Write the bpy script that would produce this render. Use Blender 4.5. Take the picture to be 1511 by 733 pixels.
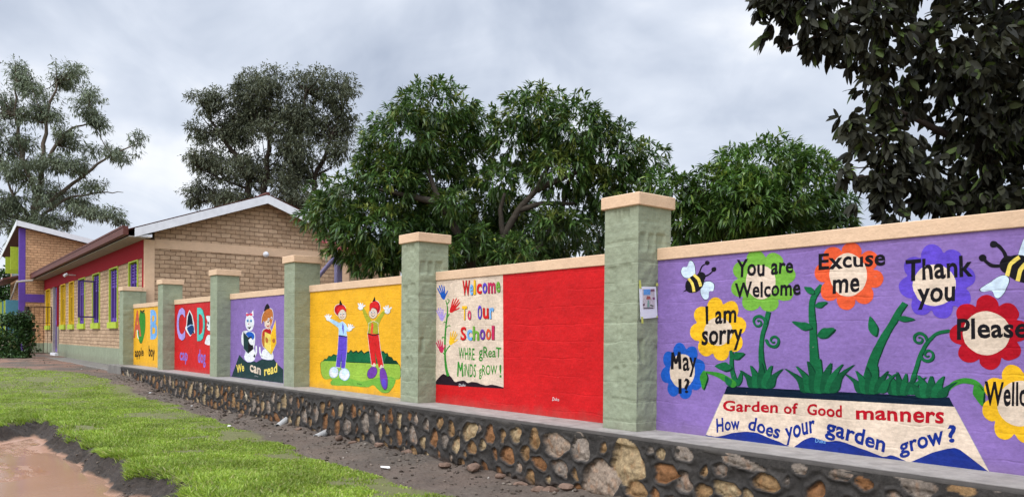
import bpy, bmesh, math, random
import numpy as np
from mathutils import Vector, Matrix
random.seed(7); RNG = np.random.default_rng(11)
SC = bpy.context.scene
for _o in list(bpy.data.objects): bpy.data.objects.remove(_o)
COL = SC.collection

# ------------------------------------------------------------------ camera
F = 1174.85; CX, CY = 755.5, 508.57; CAMZ = 1.6
YAW, PITCH, ROLL = math.radians(51.256), math.radians(-0.488), math.radians(-0.530)
def _rot(x, y, w):
    c, s = math.cos(ROLL), math.sin(ROLL); x, y = c*x+s*y, -s*x+c*y
    c, s = math.cos(PITCH), math.sin(PITCH); y, w = c*y+s*w, -s*y+c*w
    c, s = math.cos(YAW), math.sin(YAW)
    return Vector((c*x-s*w, s*x+c*w, y))
CAM = Vector((0, 0, CAMZ))
cam_d = bpy.data.cameras.new('camera'); cam = bpy.data.objects.new('camera', cam_d); COL.objects.link(cam)
_r, _u, _f = _rot(1, 0, 0), _rot(0, 1, 0), _rot(0, 0, 1)
cam.matrix_world = Matrix(((_r.x, _u.x, -_f.x, 0), (_r.y, _u.y, -_f.y, 0), (_r.z, _u.z, -_f.z, CAMZ), (0, 0, 0, 1)))
cam_d.sensor_width = 36; cam_d.lens = F/1511*36; cam_d.shift_y = (CY-366.5)/1511
cam_d.clip_end = 3000; SC.camera = cam

# ------------------------------------------------------------------ sky, sun, exposure
SC.view_settings.view_transform = 'Standard'; SC.view_settings.look = 'None'
SC.view_settings.exposure = 0.18; SC.view_settings.gamma = 1.0; SC.view_settings.use_curve_mapping = False
SUN_EL, SUN_AZ = math.radians(50), math.radians(163)      # azimuth clockwise from +Y
world = bpy.data.worlds.new('World'); SC.world = world; world.use_nodes = True
nt = world.node_tree; nt.nodes.clear()
def N(t, typ, **kw):
    n = t.nodes.new(typ)
    for k, v in kw.items():
        if k.startswith('i_'): n.inputs[k[2:].replace('_', ' ')].default_value = v
        else: setattr(n, k, v)
    return n
def M_(t, op, a, b=None, c=None):
    n = t.nodes.new('ShaderNodeMath'); n.operation = op
    for i, v in enumerate((a, b, c)):
        if v is None: continue
        if isinstance(v, (int, float)): n.inputs[i].default_value = v
        else: t.links.new(v, n.inputs[i])
    return n.outputs[0]
def ramp(t, fac, stops, interp='LINEAR'):
    n = t.nodes.new('ShaderNodeValToRGB'); n.color_ramp.interpolation = interp
    e = n.color_ramp.elements
    while len(e) < len(stops): e.new(0.5)
    for x, (p, c) in zip(e, stops):
        x.position = p; x.color = (c, c, c, 1) if isinstance(c, (int, float)) else (*c, 1)
    if fac is not None: t.links.new(fac, n.inputs['Fac'])
    return n.outputs['Color']
def mixc(t, fac, a, b, typ='MIX'):
    n = t.nodes.new('ShaderNodeMix'); n.data_type = 'RGBA'; n.blend_type = typ
    for s, v in ((n.inputs[0], fac), (n.inputs[6], a), (n.inputs[7], b)):
        if isinstance(v, (int, float)): s.default_value = v
        elif isinstance(v, tuple): s.default_value = (*v, 1) if len(v) == 3 else v
        else: t.links.new(v, s)
    return n.outputs[2]
sky = N(nt, 'ShaderNodeTexSky', sky_type='NISHITA', sun_disc=False, sun_elevation=SUN_EL, sun_rotation=SUN_AZ)
bg1 = N(nt, 'ShaderNodeBackground'); bg1.inputs['Strength'].default_value = 0.08
nt.links.new(sky.outputs[0], bg1.inputs['Color'])
tc = N(nt, 'ShaderNodeTexCoord')
mp = N(nt, 'ShaderNodeMapping'); mp.inputs['Scale'].default_value = (1.0, 1.0, 1.5); mp.inputs['Location'].default_value = (0.35, 0.2, 0.1)
nt.links.new(tc.outputs['Generated'], mp.inputs['Vector'])
n1 = N(nt, 'ShaderNodeTexNoise', i_Scale=2.5, i_Detail=5.0, i_Roughness=0.5, i_Distortion=0.35); nt.links.new(mp.outputs[0], n1.inputs['Vector'])
n2 = N(nt, 'ShaderNodeTexNoise', i_Scale=6.5, i_Detail=6.0, i_Roughness=0.55, i_Distortion=0.5); nt.links.new(mp.outputs[0], n2.inputs['Vector'])
cl = M_(nt, 'ADD', M_(nt, 'MULTIPLY', n1.outputs['Fac'], 0.78), M_(nt, 'MULTIPLY', n2.outputs['Fac'], 0.22))
ccol = ramp(nt, cl, [(0.38, (0.44, 0.50, 0.62)), (0.46, (0.56, 0.62, 0.735)), (0.53, (0.70, 0.755, 0.86)), (0.60, (0.92, 0.945, 0.99))])
sp = N(nt, 'ShaderNodeSeparateXYZ'); nt.links.new(tc.outputs['Generated'], sp.inputs[0])
zen = N(nt, 'ShaderNodeMapRange', interpolation_type='SMOOTHSTEP'); nt.links.new(sp.outputs['Z'], zen.inputs['Value'])
for k, v in (('From Min', 0.42), ('From Max', 0.95), ('To Min', 1.0), ('To Max', 3.4)): zen.inputs[k].default_value = v
# the overcast is brighter on the side of the hidden sun
dt = N(nt, 'ShaderNodeVectorMath', operation='DOT_PRODUCT'); nt.links.new(tc.outputs['Generated'], dt.inputs[0])
dt.inputs[1].default_value = (math.sin(SUN_AZ), math.cos(SUN_AZ), 0.0)
bak = N(nt, 'ShaderNodeMapRange', interpolation_type='SMOOTHSTEP'); nt.links.new(dt.outputs['Value'], bak.inputs['Value'])
for k, v in (('From Min', 0.1), ('From Max', 0.9), ('To Min', 1.0), ('To Max', 2.0)): bak.inputs[k].default_value = v
bg2 = N(nt, 'ShaderNodeBackground'); nt.links.new(ccol, bg2.inputs['Color'])
nt.links.new(M_(nt, 'MULTIPLY', zen.outputs[0], bak.outputs[0]), bg2.inputs['Strength'])
mx = N(nt, 'ShaderNodeMixShader'); mx.inputs[0].default_value = 0.93
nt.links.new(bg1.outputs[0], mx.inputs[1]); nt.links.new(bg2.outputs[0], mx.inputs[2])
wo = N(nt, 'ShaderNodeOutputWorld'); nt.links.new(mx.outputs[0], wo.inputs['Surface'])
sun_d = bpy.data.lights.new('sun', 'SUN'); sun_d.energy = 1.5; sun_d.angle = math.radians(25); sun_d.color = (1, 0.96, 0.9)
sun = bpy.data.objects.new('sun', sun_d); COL.objects.link(sun)
_sd = Vector((math.sin(SUN_AZ)*math.cos(SUN_EL), math.cos(SUN_AZ)*math.cos(SUN_EL), math.sin(SUN_EL)))
sun.rotation_euler = _sd.to_track_quat('Z', 'Y').to_euler(); sun.location = _sd*60

# ------------------------------------------------------------------ pixel helpers (1511x733 photo -> place)
def ray(px, py): return _rot((px-CX)/F, -(py-CY)/F, 1.0)
def on_y(px, py, Y): d = ray(px, py); return CAM + d*(Y/d.y)
def on_x(px, py, X): d = ray(px, py); return CAM + d*(X/d.x)
def at(px, py, Z):
    d = ray(px, py); k = -math.sin(YAW)*d.x+math.cos(YAW)*d.y
    return CAM + d*(Z/k)

# ------------------------------------------------------------------ mesh helpers
ROOTLOC = {}
def empty(name, loc, label=None, cat=None, group=None):
    o = bpy.data.objects.new(name, None); COL.objects.link(o); o.location = loc; o.empty_display_size = 0.2
    ROOTLOC[o] = Vector(loc); tag(o, label, cat, group); return o
def tag(o, label=None, cat=None, group=None, kind=None):
    if label: o['label'] = label
    if cat: o['category'] = cat
    if group: o['group'] = group
    if kind: o['kind'] = kind
    return o
def link(name, me, mats, parent, smooth):
    for m in (mats if isinstance(mats, (list, tuple)) else [mats]): me.materials.append(m)
    if smooth: me.polygons.foreach_set('use_smooth', np.ones(len(me.polygons), bool))
    o = bpy.data.objects.new(name, me); COL.objects.link(o)
    if parent is not None: o.parent = parent; ROOTLOC[o] = ROOTLOC[parent]
    return o
def mk(name, verts, faces, mats, parent=None, mi=None, smooth=False, uv=None):
    off = ROOTLOC[parent] if parent is not None else Vector((0, 0, 0))
    me = bpy.data.meshes.new(name)
    me.from_pydata([tuple(Vector(v)-off) for v in verts], [], faces)
    if mi is not None: me.polygons.foreach_set('material_index', np.array(mi, np.int32))
    if uv is not None:
        l = me.uv_layers.new(name='UVMap'); k = 0
        for p in me.polygons:
            for vi in p.vertices: l.data[k].uv = uv[vi]; k += 1
    me.update()
    return link(name, me, mats, parent, smooth)
def mk_np(name, V, T, mats, parent=None, smooth=False, attrs=None):
    """V (n,3) T (m,k) arrays, k = 3 or 4"""
    off = np.array(ROOTLOC[parent]) if parent is not None else np.zeros(3)
    V = np.asarray(V, np.float32)-off.astype(np.float32); T = np.asarray(T, np.int32); k = T.shape[1]
    me = bpy.data.meshes.new(name)
    me.vertices.add(len(V)); me.vertices.foreach_set('co', V.ravel())
    me.loops.add(T.size); me.loops.foreach_set('vertex_index', T.ravel())
    me.polygons.add(len(T)); me.polygons.foreach_set('loop_start', np.arange(0, T.size, k, dtype=np.int32))
    me.update(calc_edges=True)
    for an, (typ, data) in (attrs or {}).items():
        a = me.attributes.new(an, typ, 'POINT')
        a.data.foreach_set('color' if typ == 'FLOAT_COLOR' else 'value', np.asarray(data, np.float32).ravel())
    return link(name, me, mats, parent, smooth)
class MB:
    """collects solids; build() links them as one mesh"""
    def __init__(s, f=None): s.v = []; s.f = []; s.m = []; s.uv = []; s.fn = f or (lambda x, y, z: Vector((x, y, z)))
    def box(s, x0, x1, y0, y1, z0, z1, m=0, sh=None):
        b = len(s.v)
        for x, y, z in ((x0,y0,z0),(x1,y0,z0),(x1,y1,z0),(x0,y1,z0),(x0,y0,z1),(x1,y0,z1),(x1,y1,z1),(x0,y1,z1)):
            s.v.append(s.fn(x, y, z)); s.uv.append((x+y, z))
        for q in ((0,3,2,1),(4,5,6,7),(0,1,5,4),(1,2,6,5),(2,3,7,6),(3,0,4,7)):
            s.f.append(tuple(b+i for i in q)); s.m.append(m)
        return s
    def prism(s, pts, ext, m=0, uv=None):
        """pts: list of world points (a face), ext: extrusion vector"""
        b = len(s.v); n = len(pts); ext = Vector(ext)
        for i, p in enumerate(pts): s.v.append(Vector(p)); s.uv.append(uv[i] if uv else (0, 0))
        for i, p in enumerate(pts): s.v.append(Vector(p)+ext); s.uv.append(uv[i] if uv else (0, 0))
        s.f.append(tuple(b+i for i in range(n))[::-1]); s.m.append(m)
        s.f.append(tuple(b+n+i for i in range(n))); s.m.append(m)
        for i in range(n):
            j = (i+1) % n; s.f.append((b+i, b+j, b+n+j, b+n+i)); s.m.append(m)
        return s
    def tube(s, pts, r, seg=8, m=0, cap=True):
        pts = [Vector(p) for p in pts]; b = len(s.v); n = len(pts)
        rs = r if isinstance(r, (list, tuple)) else [r]*n
        ref = Vector((0.31, 0.17, 0.93)).normalized()
        for i, p in enumerate(pts):
            d = (pts[min(i+1, n-1)]-pts[max(i-1, 0)]).normalized()
            if abs(d.dot(ref)) > 0.97: ref = Vector((1, 0.1, 0)).normalized()
            a = d.cross(ref).normalized(); c = d.cross(a).normalized()
            for k in range(seg):
                t = 2*math.pi*k/seg; s.v.append(p+(a*math.cos(t)+c*math.sin(t))*rs[i]); s.uv.append((0, 0))
        for i in range(n-1):
            for k in range(seg):
                k2 = (k+1) % seg; s.f.append((b+i*seg+k, b+i*seg+k2, b+(i+1)*seg+k2, b+(i+1)*seg+k)); s.m.append(m)
        if cap:
            s.f.append(tuple(b+k for k in range(seg))[::-1]); s.m.append(m)
            s.f.append(tuple(b+(n-1)*seg+k for k in range(seg))); s.m.append(m)
        return s
    def build(s, name, mats, parent=None, bevel=0.0, smooth=False):
        o = mk(name, s.v, s.f, mats, parent, s.m, smooth, s.uv)
        bm = bmesh.new(); bm.from_mesh(o.data); bmesh.ops.recalc_face_normals(bm, faces=bm.faces)
        if bevel:
            bmesh.ops.bevel(bm, geom=[e for e in bm.edges], offset=bevel, segments=1, affect='EDGES', profile=0.5)
        bm.to_mesh(o.data); bm.free(); return o

# ------------------------------------------------------------------ materials
MATS = {}
def pos_vec(t): return N(t, 'ShaderNodeNewGeometry').outputs['Position']
def noise(t, vec, scale, detail=4.0, rough=0.55):
    n = N(t, 'ShaderNodeTexNoise', i_Scale=scale, i_Detail=detail, i_Roughness=rough); t.links.new(vec, n.inputs['Vector']); return n.outputs['Fac']
def bump(t, h, strength, dist, prev=None):
    b = N(t, 'ShaderNodeBump'); b.inputs['Strength'].default_value = strength; b.inputs['Distance'].default_value = dist
    t.links.new(h, b.inputs['Height'])
    if prev is not None: t.links.new(prev, b.inputs['Normal'])
    return b.outputs[0]
def new_mat(name, rough=0.6, spec=0.4):
    m = bpy.data.materials.new(name); m.use_nodes = True; t = m.node_tree
    b = t.nodes['Principled BSDF']; b.inputs['Roughness'].default_value = rough; b.inputs['Specular IOR Level'].default_value = spec
    return m, t, b
def course_bump(t, P):
    """shallow block courses under the paint: wandering horizontal joints every 0.2 m"""
    s = N(t, 'ShaderNodeSeparateXYZ'); t.links.new(P, s.inputs[0])
    w = noise(t, P, 2.2, 3.0)
    z = M_(t, 'ADD', s.outputs['Z'], M_(t, 'MULTIPLY', w, 0.10))
    fr = M_(t, 'FRACT', M_(t, 'DIVIDE', z, 0.215))
    d = M_(t, 'ABSOLUTE', M_(t, 'SUBTRACT', fr, 0.5))
    g = N(t, 'ShaderNodeMapRange', interpolation_type='SMOOTHSTEP'); t.links.new(d, g.inputs['Value'])
    for k, v in (('From Min', 0.0), ('From Max', 0.06), ('To Min', 0.0), ('To Max', 1.0)): g.inputs[k].default_value = v
    patch = ramp(t, noise(t, P, 1.6, 3.0), [(0.42, 0.0), (0.6, 1.0)])
    return M_(t, 'MULTIPLY', g.outputs[0], patch)
def paint(name, col, rough=0.5, var=0.10, courses=True, grime=0.0, spec=0.10, splash=0.30):
    key = ('paint', name)
    if key in MATS: return MATS[key]
    m, t, b = new_mat(name, rough, spec); P = pos_vec(t)
    k = ramp(t, noise(t, P, 3.5, 6.0, 0.6), [(0.3, 1-var), (0.7, 1+var*0.6)])
    k2 = ramp(t, noise(t, P, 38.0, 3.0), [(0.3, 1-var*0.7), (0.7, 1+var*0.4)])
    c = mixc(t, 1.0, mixc(t, 1.0, tuple(col), k, 'MULTIPLY'), k2, 'MULTIPLY')
    bm0 = N(t, 'ShaderNodeMapping'); bm0.inputs['Scale'].default_value = (2.2, 2.2, 13.0); bm0.inputs['Rotation'].default_value = (.12, .2, 0); t.links.new(P, bm0.inputs['Vector'])
    c = mixc(t, 1.0, c, ramp(t, noise(t, bm0.outputs[0], 3.0, 5.0, 0.65), [(0.3, 1-var*0.9), (0.7, 1+var*0.35)]), 'MULTIPLY')
    if courses:
        sz = N(t, 'ShaderNodeSeparateXYZ'); t.links.new(P, sz.inputs[0]); lo = N(t, 'ShaderNodeMapRange'); t.links.new(M_(t, 'ADD', sz.outputs['Z'], M_(t, 'MULTIPLY', noise(t, P, 6.0, 5.0), -.25)), lo.inputs['Value'])
        for k_, v_ in (('From Min', .44), ('From Max', .62), ('To Min', splash), ('To Max', 0.0)): lo.inputs[k_].default_value = v_
        c = mixc(t, lo.outputs[0], c, (0.17, 0.13, 0.10))
        chip = ramp(t, noise(t, P, 30.0, 4.0, 0.6), [(0.69, 0.0), (0.72, 0.5)]); c = mixc(t, chip, c, (0.25, 0.22, 0.19))
    if grime:
        g = ramp(t, noise(t, P, 2.6, 8.0, 0.7), [(0.5, 0.0), (0.75, 1.0)])
        c = mixc(t, M_(t, 'MULTIPLY', g, grime), c, (0.16, 0.14, 0.11))
    t.links.new(c, b.inputs['Base Color'])
    nb = bump(t, noise(t, P, 26.0, 6.0, 0.7), 0.55, 0.010)
    nb = bump(t, noise(t, P, 5.0, 3.0), 0.5, 0.03, nb)
    if courses: nb = bump(t, course_bump(t, P), 0.4, 0.007, nb)
    t.links.new(nb, b.inputs['Normal']); t.links.new(M_(t, 'ADD', M_(t, 'MULTIPLY', noise(t, P, 9.0), 0.3), rough-0.15), b.inputs['Roughness'])
    MATS[key] = m; return m
def simple(name, col, rough=0.6, var=0.12, scale=8.0, metal=0.0, bmp=0.0, bscale=40.0):
    key = ('s', name)
    if key in MATS: return MATS[key]
    m, t, b = new_mat(name, rough, 0.08); P = pos_vec(t)
    k = ramp(t, noise(t, P, scale, 6.0, 0.6), [(0.3, 1-var), (0.7, 1+var*0.7)])
    t.links.new(mixc(t, 1.0, tuple(col), k, 'MULTIPLY'), b.inputs['Base Color']); b.inputs['Metallic'].default_value = metal
    if bmp: t.links.new(bump(t, noise(t, P, bscale, 5.0), 0.6, bmp), b.inputs['Normal'])
    MATS[key] = m; return m
def brick_mat(name, c1, c2, mortar, bw, bh):
    m, t, b = new_mat(name, 0.9, 0.2); uv = N(t, 'ShaderNodeUVMap').outputs[0]
    wob = N(t, 'ShaderNodeTexNoise', i_Scale=3.0, i_Detail=3.0); t.links.new(uv, wob.inputs['Vector'])
    add = N(t, 'ShaderNodeVectorMath', operation='MULTIPLY_ADD'); t.links.new(wob.outputs['Color'], add.inputs[0]); add.inputs[1].default_value = (0.10, 0.065, 0); t.links.new(uv, add.inputs[2])
    br = N(t, 'ShaderNodeTexBrick', offset=0.5, i_Scale=1.0); t.links.new(add.outputs[0], br.inputs['Vector'])
    for k, v in (('Mortar Size', 0.012), ('Mortar Smooth', 0.35), ('Bias', 0.0), ('Brick Width', bw), ('Row Height', bh)): br.inputs[k].default_value = v
    br.inputs['Color1'].default_value = (*c1, 1); br.inputs['Color2'].default_value = (*c2, 1); br.inputs['Mortar'].default_value = (*mortar, 1)
    P = pos_vec(t)
    k = ramp(t, noise(t, P, 6.0, 8.0, 0.7), [(0.3, 0.72), (0.7, 1.15)]); k2 = ramp(t, noise(t, P, 0.7, 4.0), [(0.3, 0.85), (0.7, 1.08)])
    t.links.new(mixc(t, 1.0, mixc(t, 1.0, br.outputs['Color'], k, 'MULTIPLY'), k2, 'MULTIPLY'), b.inputs['Base Color'])
    inv = M_(t, 'SUBTRACT', 1.0, br.outputs['Fac'])
    h = M_(t, 'ADD', inv, M_(t, 'MULTIPLY', noise(t, P, 14.0, 6.0, 0.7), 0.5))
    t.links.new(bump(t, h, 0.9, 0.03), b.inputs['Normal']); return m
def leaf_mat(name, dark, light, young, rough=0.42, transl=0.25, youngp=0.9, spec=0.4, flush=0.0):
    m, t, b = new_mat(name, rough, spec); g = N(t, 'ShaderNodeNewGeometry')
    c = ramp(t, g.outputs['Random Per Island'], [(0.0, dark), (0.55, light), (youngp, light), (1.0, young)])
    cl_ = ramp(t, noise(t, g.outputs['Position'], 1.1, 3.0), [(0.35, 0.72), (0.65, 1.2)])
    if flush: c = mixc(t, M_(t, 'MULTIPLY', ramp(t, noise(t, g.outputs['Position'], 2.6, 2.0), [(0.56, 0.0), (0.66, 1.0)]), flush), c, young)
    c = mixc(t, 1.0, c, cl_, 'MULTIPLY')
    t.links.new(c, b.inputs['Base Color'])
    tr = N(t, 'ShaderNodeBsdfTranslucent'); t.links.new(c, tr.inputs['Color'])
    ms = N(t, 'ShaderNodeMixShader'); ms.inputs[0].default_value = transl
    t.links.new(b.outputs[0], ms.inputs[1]); t.links.new(tr.outputs[0], ms.inputs[2])
    t.links.new(ms.outputs[0], t.nodes['Material Output'].inputs['Surface']); return m
PEACH = paint('peach_paint', (0.68, 0.47, 0.305), 0.55, 0.07, False, 0.10)
GREEN = paint('sage_paint', (0.285, 0.315, 0.215), 0.55, 0.12, True, 0.12)
PURPLE_W = paint('violet_wall_paint', (0.235, 0.145, 0.385), 0.5, 0.14)
RED_W = paint('red_wall_paint', (0.56, 0.012, 0.014), 0.45, 0.15)
YEL_W = paint('yellow_wall_paint', (0.78, 0.40, 0.018), 0.45, 0.12)
CONC = simple('grey_concrete', (0.20, 0.185, 0.165), 0.85, 0.25, 3.0, 0, 0.008)
CONC_D = simple('dark_mortar_cement', (0.085, 0.08, 0.073), 0.85, 0.3, 6.0, 0, 0.012)
WHITE = simple('white_board_paint', (0.72, 0.72, 0.74), 0.5, 0.1, 4.0)
PURPLE = simple('purple_paint', (0.13, 0.065, 0.33), 0.5, 0.12)
PURPLE_D = simple('dark_purple_paint', (0.062, 0.036, 0.14), 0.45, 0.15)
LIME = simple('lime_paint', (0.42, 0.52, 0.05), 0.5)
YELLOW = simple('yellow_frame_paint', (0.75, 0.47, 0.02), 0.5)
YELLOW_D = simple('ochre_shutter_paint', (0.55, 0.33, 0.02), 0.5)
CRIMSON = simple('crimson_paint', (0.30, 0.016, 0.024), 0.8)
BLUE = simple('blue_panel_paint', (0.07, 0.19, 0.5), 0.5)
TEAL = simple('teal_panel_paint', (0.09, 0.24, 0.30), 0.5)
GLASS = simple('dark_window_glass', (0.02, 0.02, 0.025), 0.12, 0.1)
IRON = simple('rusty_iron', (0.06, 0.035, 0.025), 0.7, 0.3)
ROOFM = simple('brown_roof_sheet', (0.13, 0.05, 0.04), 0.5, 0.25)
BRICK = brick_mat('tan_brick', (0.58, 0.40, 0.255), (0.44, 0.29, 0.175), (0.25, 0.155, 0.09), 0.34, 0.150)
BRICK2 = brick_mat('orange_brick', (0.66, 0.39, 0.21), (0.54, 0.31, 0.165), (0.27, 0.15, 0.08), 0.34, 0.150)
SOFFIT = simple('grey_soffit_board', (0.36, 0.32, 0.28), 0.8, 0.2)

# ------------------------------------------------------------------ terrain
MUD = np.array([(-17.4, 1.9), (-18.3, 2.30), (-18.8, 2.74), (-16.8, 2.80), (-15.2, 2.66), (-14.0, 2.74), (-12.05, 2.72), (-10.83, 2.66), (-9.93, 2.85), (-8.54, 2.72),
                (-6, 2.6), (0, 2.4), (30, 2.0), (80, -4), (80, -60), (-15, -60), (-15.5, -4), (-16.4, 0.8)])
DIRT = np.array([(-120, 3.0), (-36.0, 2.2), (-32.5, 4.0), (-30.6, 5.0), (-27.5, 5.3), (-24.0, 5.35), (-18.54, 5.45), (-14.88, 5.22), (-11.14, 4.90), (-9.31, 4.84), (-7.91, 4.95), (-6.5, 5.1),
                 (-3, 5.0), (30, 5.2), (30, 7), (-120, 60)])
def poly_sd(P, poly):
    """signed distance, positive inside"""
    d = np.full(len(P), 1e9); ins = np.zeros(len(P), bool); n = len(poly)
    for i in range(n):
        a, b = poly[i], poly[(i+1) % n]; e = b-a; w = P-a
        t = np.clip((w@e)/(e@e), 0, 1); q = w-t[:, None]*e
        d = np.minimum(d, np.hypot(q[:, 0], q[:, 1]))
        c = (a[1] > P[:, 1]) != (b[1] > P[:, 1])
        xs = a[0]+(P[:, 1]-a[1])/(e[1] if abs(e[1]) > 1e-9 else 1e-9)*e[0]
        ins ^= c & (P[:, 0] < xs)
    return np.where(ins, d, -d)
def vnoise(P, s, seed=0):
    """cheap smooth value noise in 2-D or 3-D -> -1..1"""
    P = np.asarray(P, float)/s; i = np.floor(P).astype(np.int64); f = P-i; f = f*f*(3-2*f); D = P.shape[1]; out = 0
    for c in range(2**D):
        h = np.zeros(len(P), np.int64)+seed*7919; w = np.ones(len(P))
        for k in range(D):
            b = (c >> k) & 1; h = (h*31+(i[:, k]+b)*(73856093, 19349663, 83492791)[k]) & 0x7fffffff; w = w*(f[:, k] if b else 1-f[:, k])
        h = ((h ^ (h >> 13))*1274126177) & 0x7fffffff; h = (h ^ (h >> 16)) & 0xffff
        out = out+w*(h/32767.5-1)
    return out
def sstep(x, a, b): t = np.clip((x-a)/(b-a), 0, 1); return t*t*(3-2*t)
def terrain(P):
    X, Y = P[:, 0], P[:, 1]
    base = np.interp(X, [-300, -60, -42, -30, -26, -22.7, -18.5, -6, 0, 300], [.5, .45, .40, .36, .31, .07, -.08, -.10, -.1, -.1])
    sd = poly_sd(P, MUD)+0.10*vnoise(P, .45, 3)+0.05*vnoise(P, .16, 4)
    m = sstep(sd, -0.03, 0.42)
    gz = base+0.025*vnoise(P, 1.7, 1)+0.010*vnoise(P, .35, 2)
    mz = -0.36+0.016*vnoise(P, 1.3, 5)+0.006*vnoise(P, .33, 6)
    z = gz*(1-m)+mz*m
    bank = np.clip(m*(1-m)*4, 0, 1)
    z += bank*(0.075*vnoise(P, .19, 7)+0.05*vnoise(P, .09, 8))
    dsd = poly_sd(P, DIRT)+0.22*vnoise(P, .8, 9)+0.10*vnoise(P, .25, 10)
    dirt = sstep(dsd, -0.06, 0.12)
    foot = np.exp(-((Y-5.95)/0.32)**2)*(X > -27)
    z += foot*(0.015+0.05*vnoise(P, .3, 11)+0.03*vnoise(P, .12, 12))+dirt*0.014*vnoise(P, .13, 13)
    return z, m, bank, dirt, sd
def tz(x, y): return float(terrain(np.array([[x, y]], float))[0][0])
gx = np.concatenate([-np.geomspace(900, 46, 26), np.arange(-45, -27, .16), np.arange(-27, -4.6, .05), np.arange(-4.5, 3, .25), np.geomspace(3.2, 900, 30)])
gy = np.concatenate([-np.geomspace(900, 3, 30), np.arange(-2.8, .8, .16), np.arange(.8, 6.3, .05), np.geomspace(6.4, 900, 34)])
GX, GY = np.meshgrid(gx, gy, indexing='ij'); GP = np.stack([GX.ravel(), GY.ravel()], 1)
gz_, gm, gb, gd, gs = terrain(GP)
nxn, nyn = len(gx), len(gy); ii = np.arange(nxn*nyn).reshape(nxn, nyn)
GT = np.stack([ii[:-1, :-1].ravel(), ii[1:, :-1].ravel(), ii[1:, 1:].ravel(), ii[:-1, 1:].ravel()], 1)
gm_mat, t, b = new_mat('ground_soil', 0.9, 0.3); P = pos_vec(t)
def attr(t, nme): return N(t, 'ShaderNodeAttribute', attribute_name=nme).outputs['Fac']
nf = noise(t, P, 4.0, 8.0, 0.65); nff = noise(t, P, 24.0, 6.0, 0.7); nbig = noise(t, P, 0.55, 4.0)
soil = mixc(t, nf, (0.085, 0.055, 0.030), (0.16, 0.125, 0.06))
grs = mixc(t, ramp(t, nff, [(0.35, 0.0), (0.65, 1.0)]), (0.10, 0.13, 0.03), (0.19, 0.22, 0.06)); soil = mixc(t, 0.55, soil, grs)
dirtc = mixc(t, ramp(t, nff, [(0.3, 0.0), (0.7, 1.0)]), (0.074, 0.057, 0.043), (0.155, 0.121, 0.091)); sx_n = N(t, 'ShaderNodeSeparateXYZ'); t.links.new(P, sx_n.inputs[0]); farl = N(t, 'ShaderNodeMapRange'); t.links.new(sx_n.outputs['X'], farl.inputs['Value'])
for k_, v_ in (('From Min', -26.0), ('From Max', -36.0), ('To Min', 0.12), ('To Max', 0.8)): farl.inputs[k_].default_value = v_
dirtc = mixc(t, M_(t, 'MULTIPLY', ramp(t, nbig, [(0.42, 0.0), (0.6, 1.0)]), farl.outputs[0]), dirtc, (0.30, 0.155, 0.10))
dirtc = mixc(t, 1.0, dirtc, ramp(t, noise(t, P, 1.3, 8.0, 0.7), [(0.3, 0.62), (0.7, 1.2)]), 'MULTIPLY')
bankc = mixc(t, ramp(t, nff, [(0.3, 0.0), (0.75, 1.0)]), (0.016, 0.012, 0.009), (0.070, 0.050, 0.036))
mudc = mixc(t, ramp(t, noise(t, P, 1.6, 6.0, 0.6), [(0.30, 0.0), (0.70, 1.0)]), (0.30, 0.150, 0.085), (0.38, 0.225, 0.155)); mpm = N(t, 'ShaderNodeMapping'); mpm.inputs['Scale'].default_value = (0.7, 2.6, 1.0); mpm.inputs['Rotation'].default_value = (0, 0, .35); t.links.new(P, mpm.inputs['Vector'])
streak = noise(t, mpm.outputs[0], 2.4, 8.0, 0.65)
mudc = mixc(t, ramp(t, streak, [(0.50, 0.0), (0.75, 0.55)]), mudc, (0.22, 0.12, 0.075)); mudc = mixc(t, ramp(t, nff, [(0.66, 0.0), (0.76, 0.35)]), mudc, (0.13, 0.08, 0.055))
c = mixc(t, attr(t, 'dirt'), soil, dirtc); c = mixc(t, attr(t, 'mud'), c, mudc); c = mixc(t, ramp(t, attr(t, 'bank'), [(0.12, 0.0), (0.5, 1.0)]), c, bankc)
t.links.new(c, b.inputs['Base Color'])
wet = ramp(t, streak, [(0.44, 0.06), (0.62, 0.42)])
t.links.new(mixc(t, attr(t, 'flat'), (0.92, 0.92, 0.92), wet), b.inputs['Roughness'])
b.inputs['Specular IOR Level'].default_value = 0.5
bs = N(t, 'ShaderNodeBump'); bs.inputs['Distance'].default_value = 0.05; t.links.new(M_(t, 'ADD', nff, nf), bs.inputs['Height'])
t.links.new(M_(t, 'SUBTRACT', 0.9, M_(t, 'MULTIPLY', attr(t, 'flat'), 0.875)), bs.inputs['Strength']); t.links.new(bs.outputs[0], b.inputs['Normal'])
flat = sstep(gs, 0.36, 0.6)
ground = mk_np('ground', np.stack([GX.ravel(), GY.ravel(), gz_], 1), GT, gm_mat, None, True,
               {'mud': ('FLOAT', gm), 'bank': ('FLOAT', gb), 'dirt': ('FLOAT', gd*(1-gm)), 'flat': ('FLOAT', flat)})
tag(ground, kind='structure')

wm_, t, b = new_mat('muddy_water', 0.16, 0.5); P = pos_vec(t)
t.links.new(mixc(t, noise(t, P, 1.2, 4.0), (0.27, 0.145, 0.085), (0.36, 0.21, 0.14)), b.inputs['Base Color']); t.links.new(bump(t, noise(t, P, 9.0, 3.0), 0.06, 0.01), b.inputs['Normal'])
tag(mk('puddle_water', [(x_, y_, -0.3585) for x_, y_ in ((-18.2, 2.45), (-16.5, 2.55), (-12, 2.5), (-8, 2.5), (-4, 2.2), (-4, -2), (-16, -2))], [tuple(range(6, -1, -1))], wm_), kind='structure')
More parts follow.
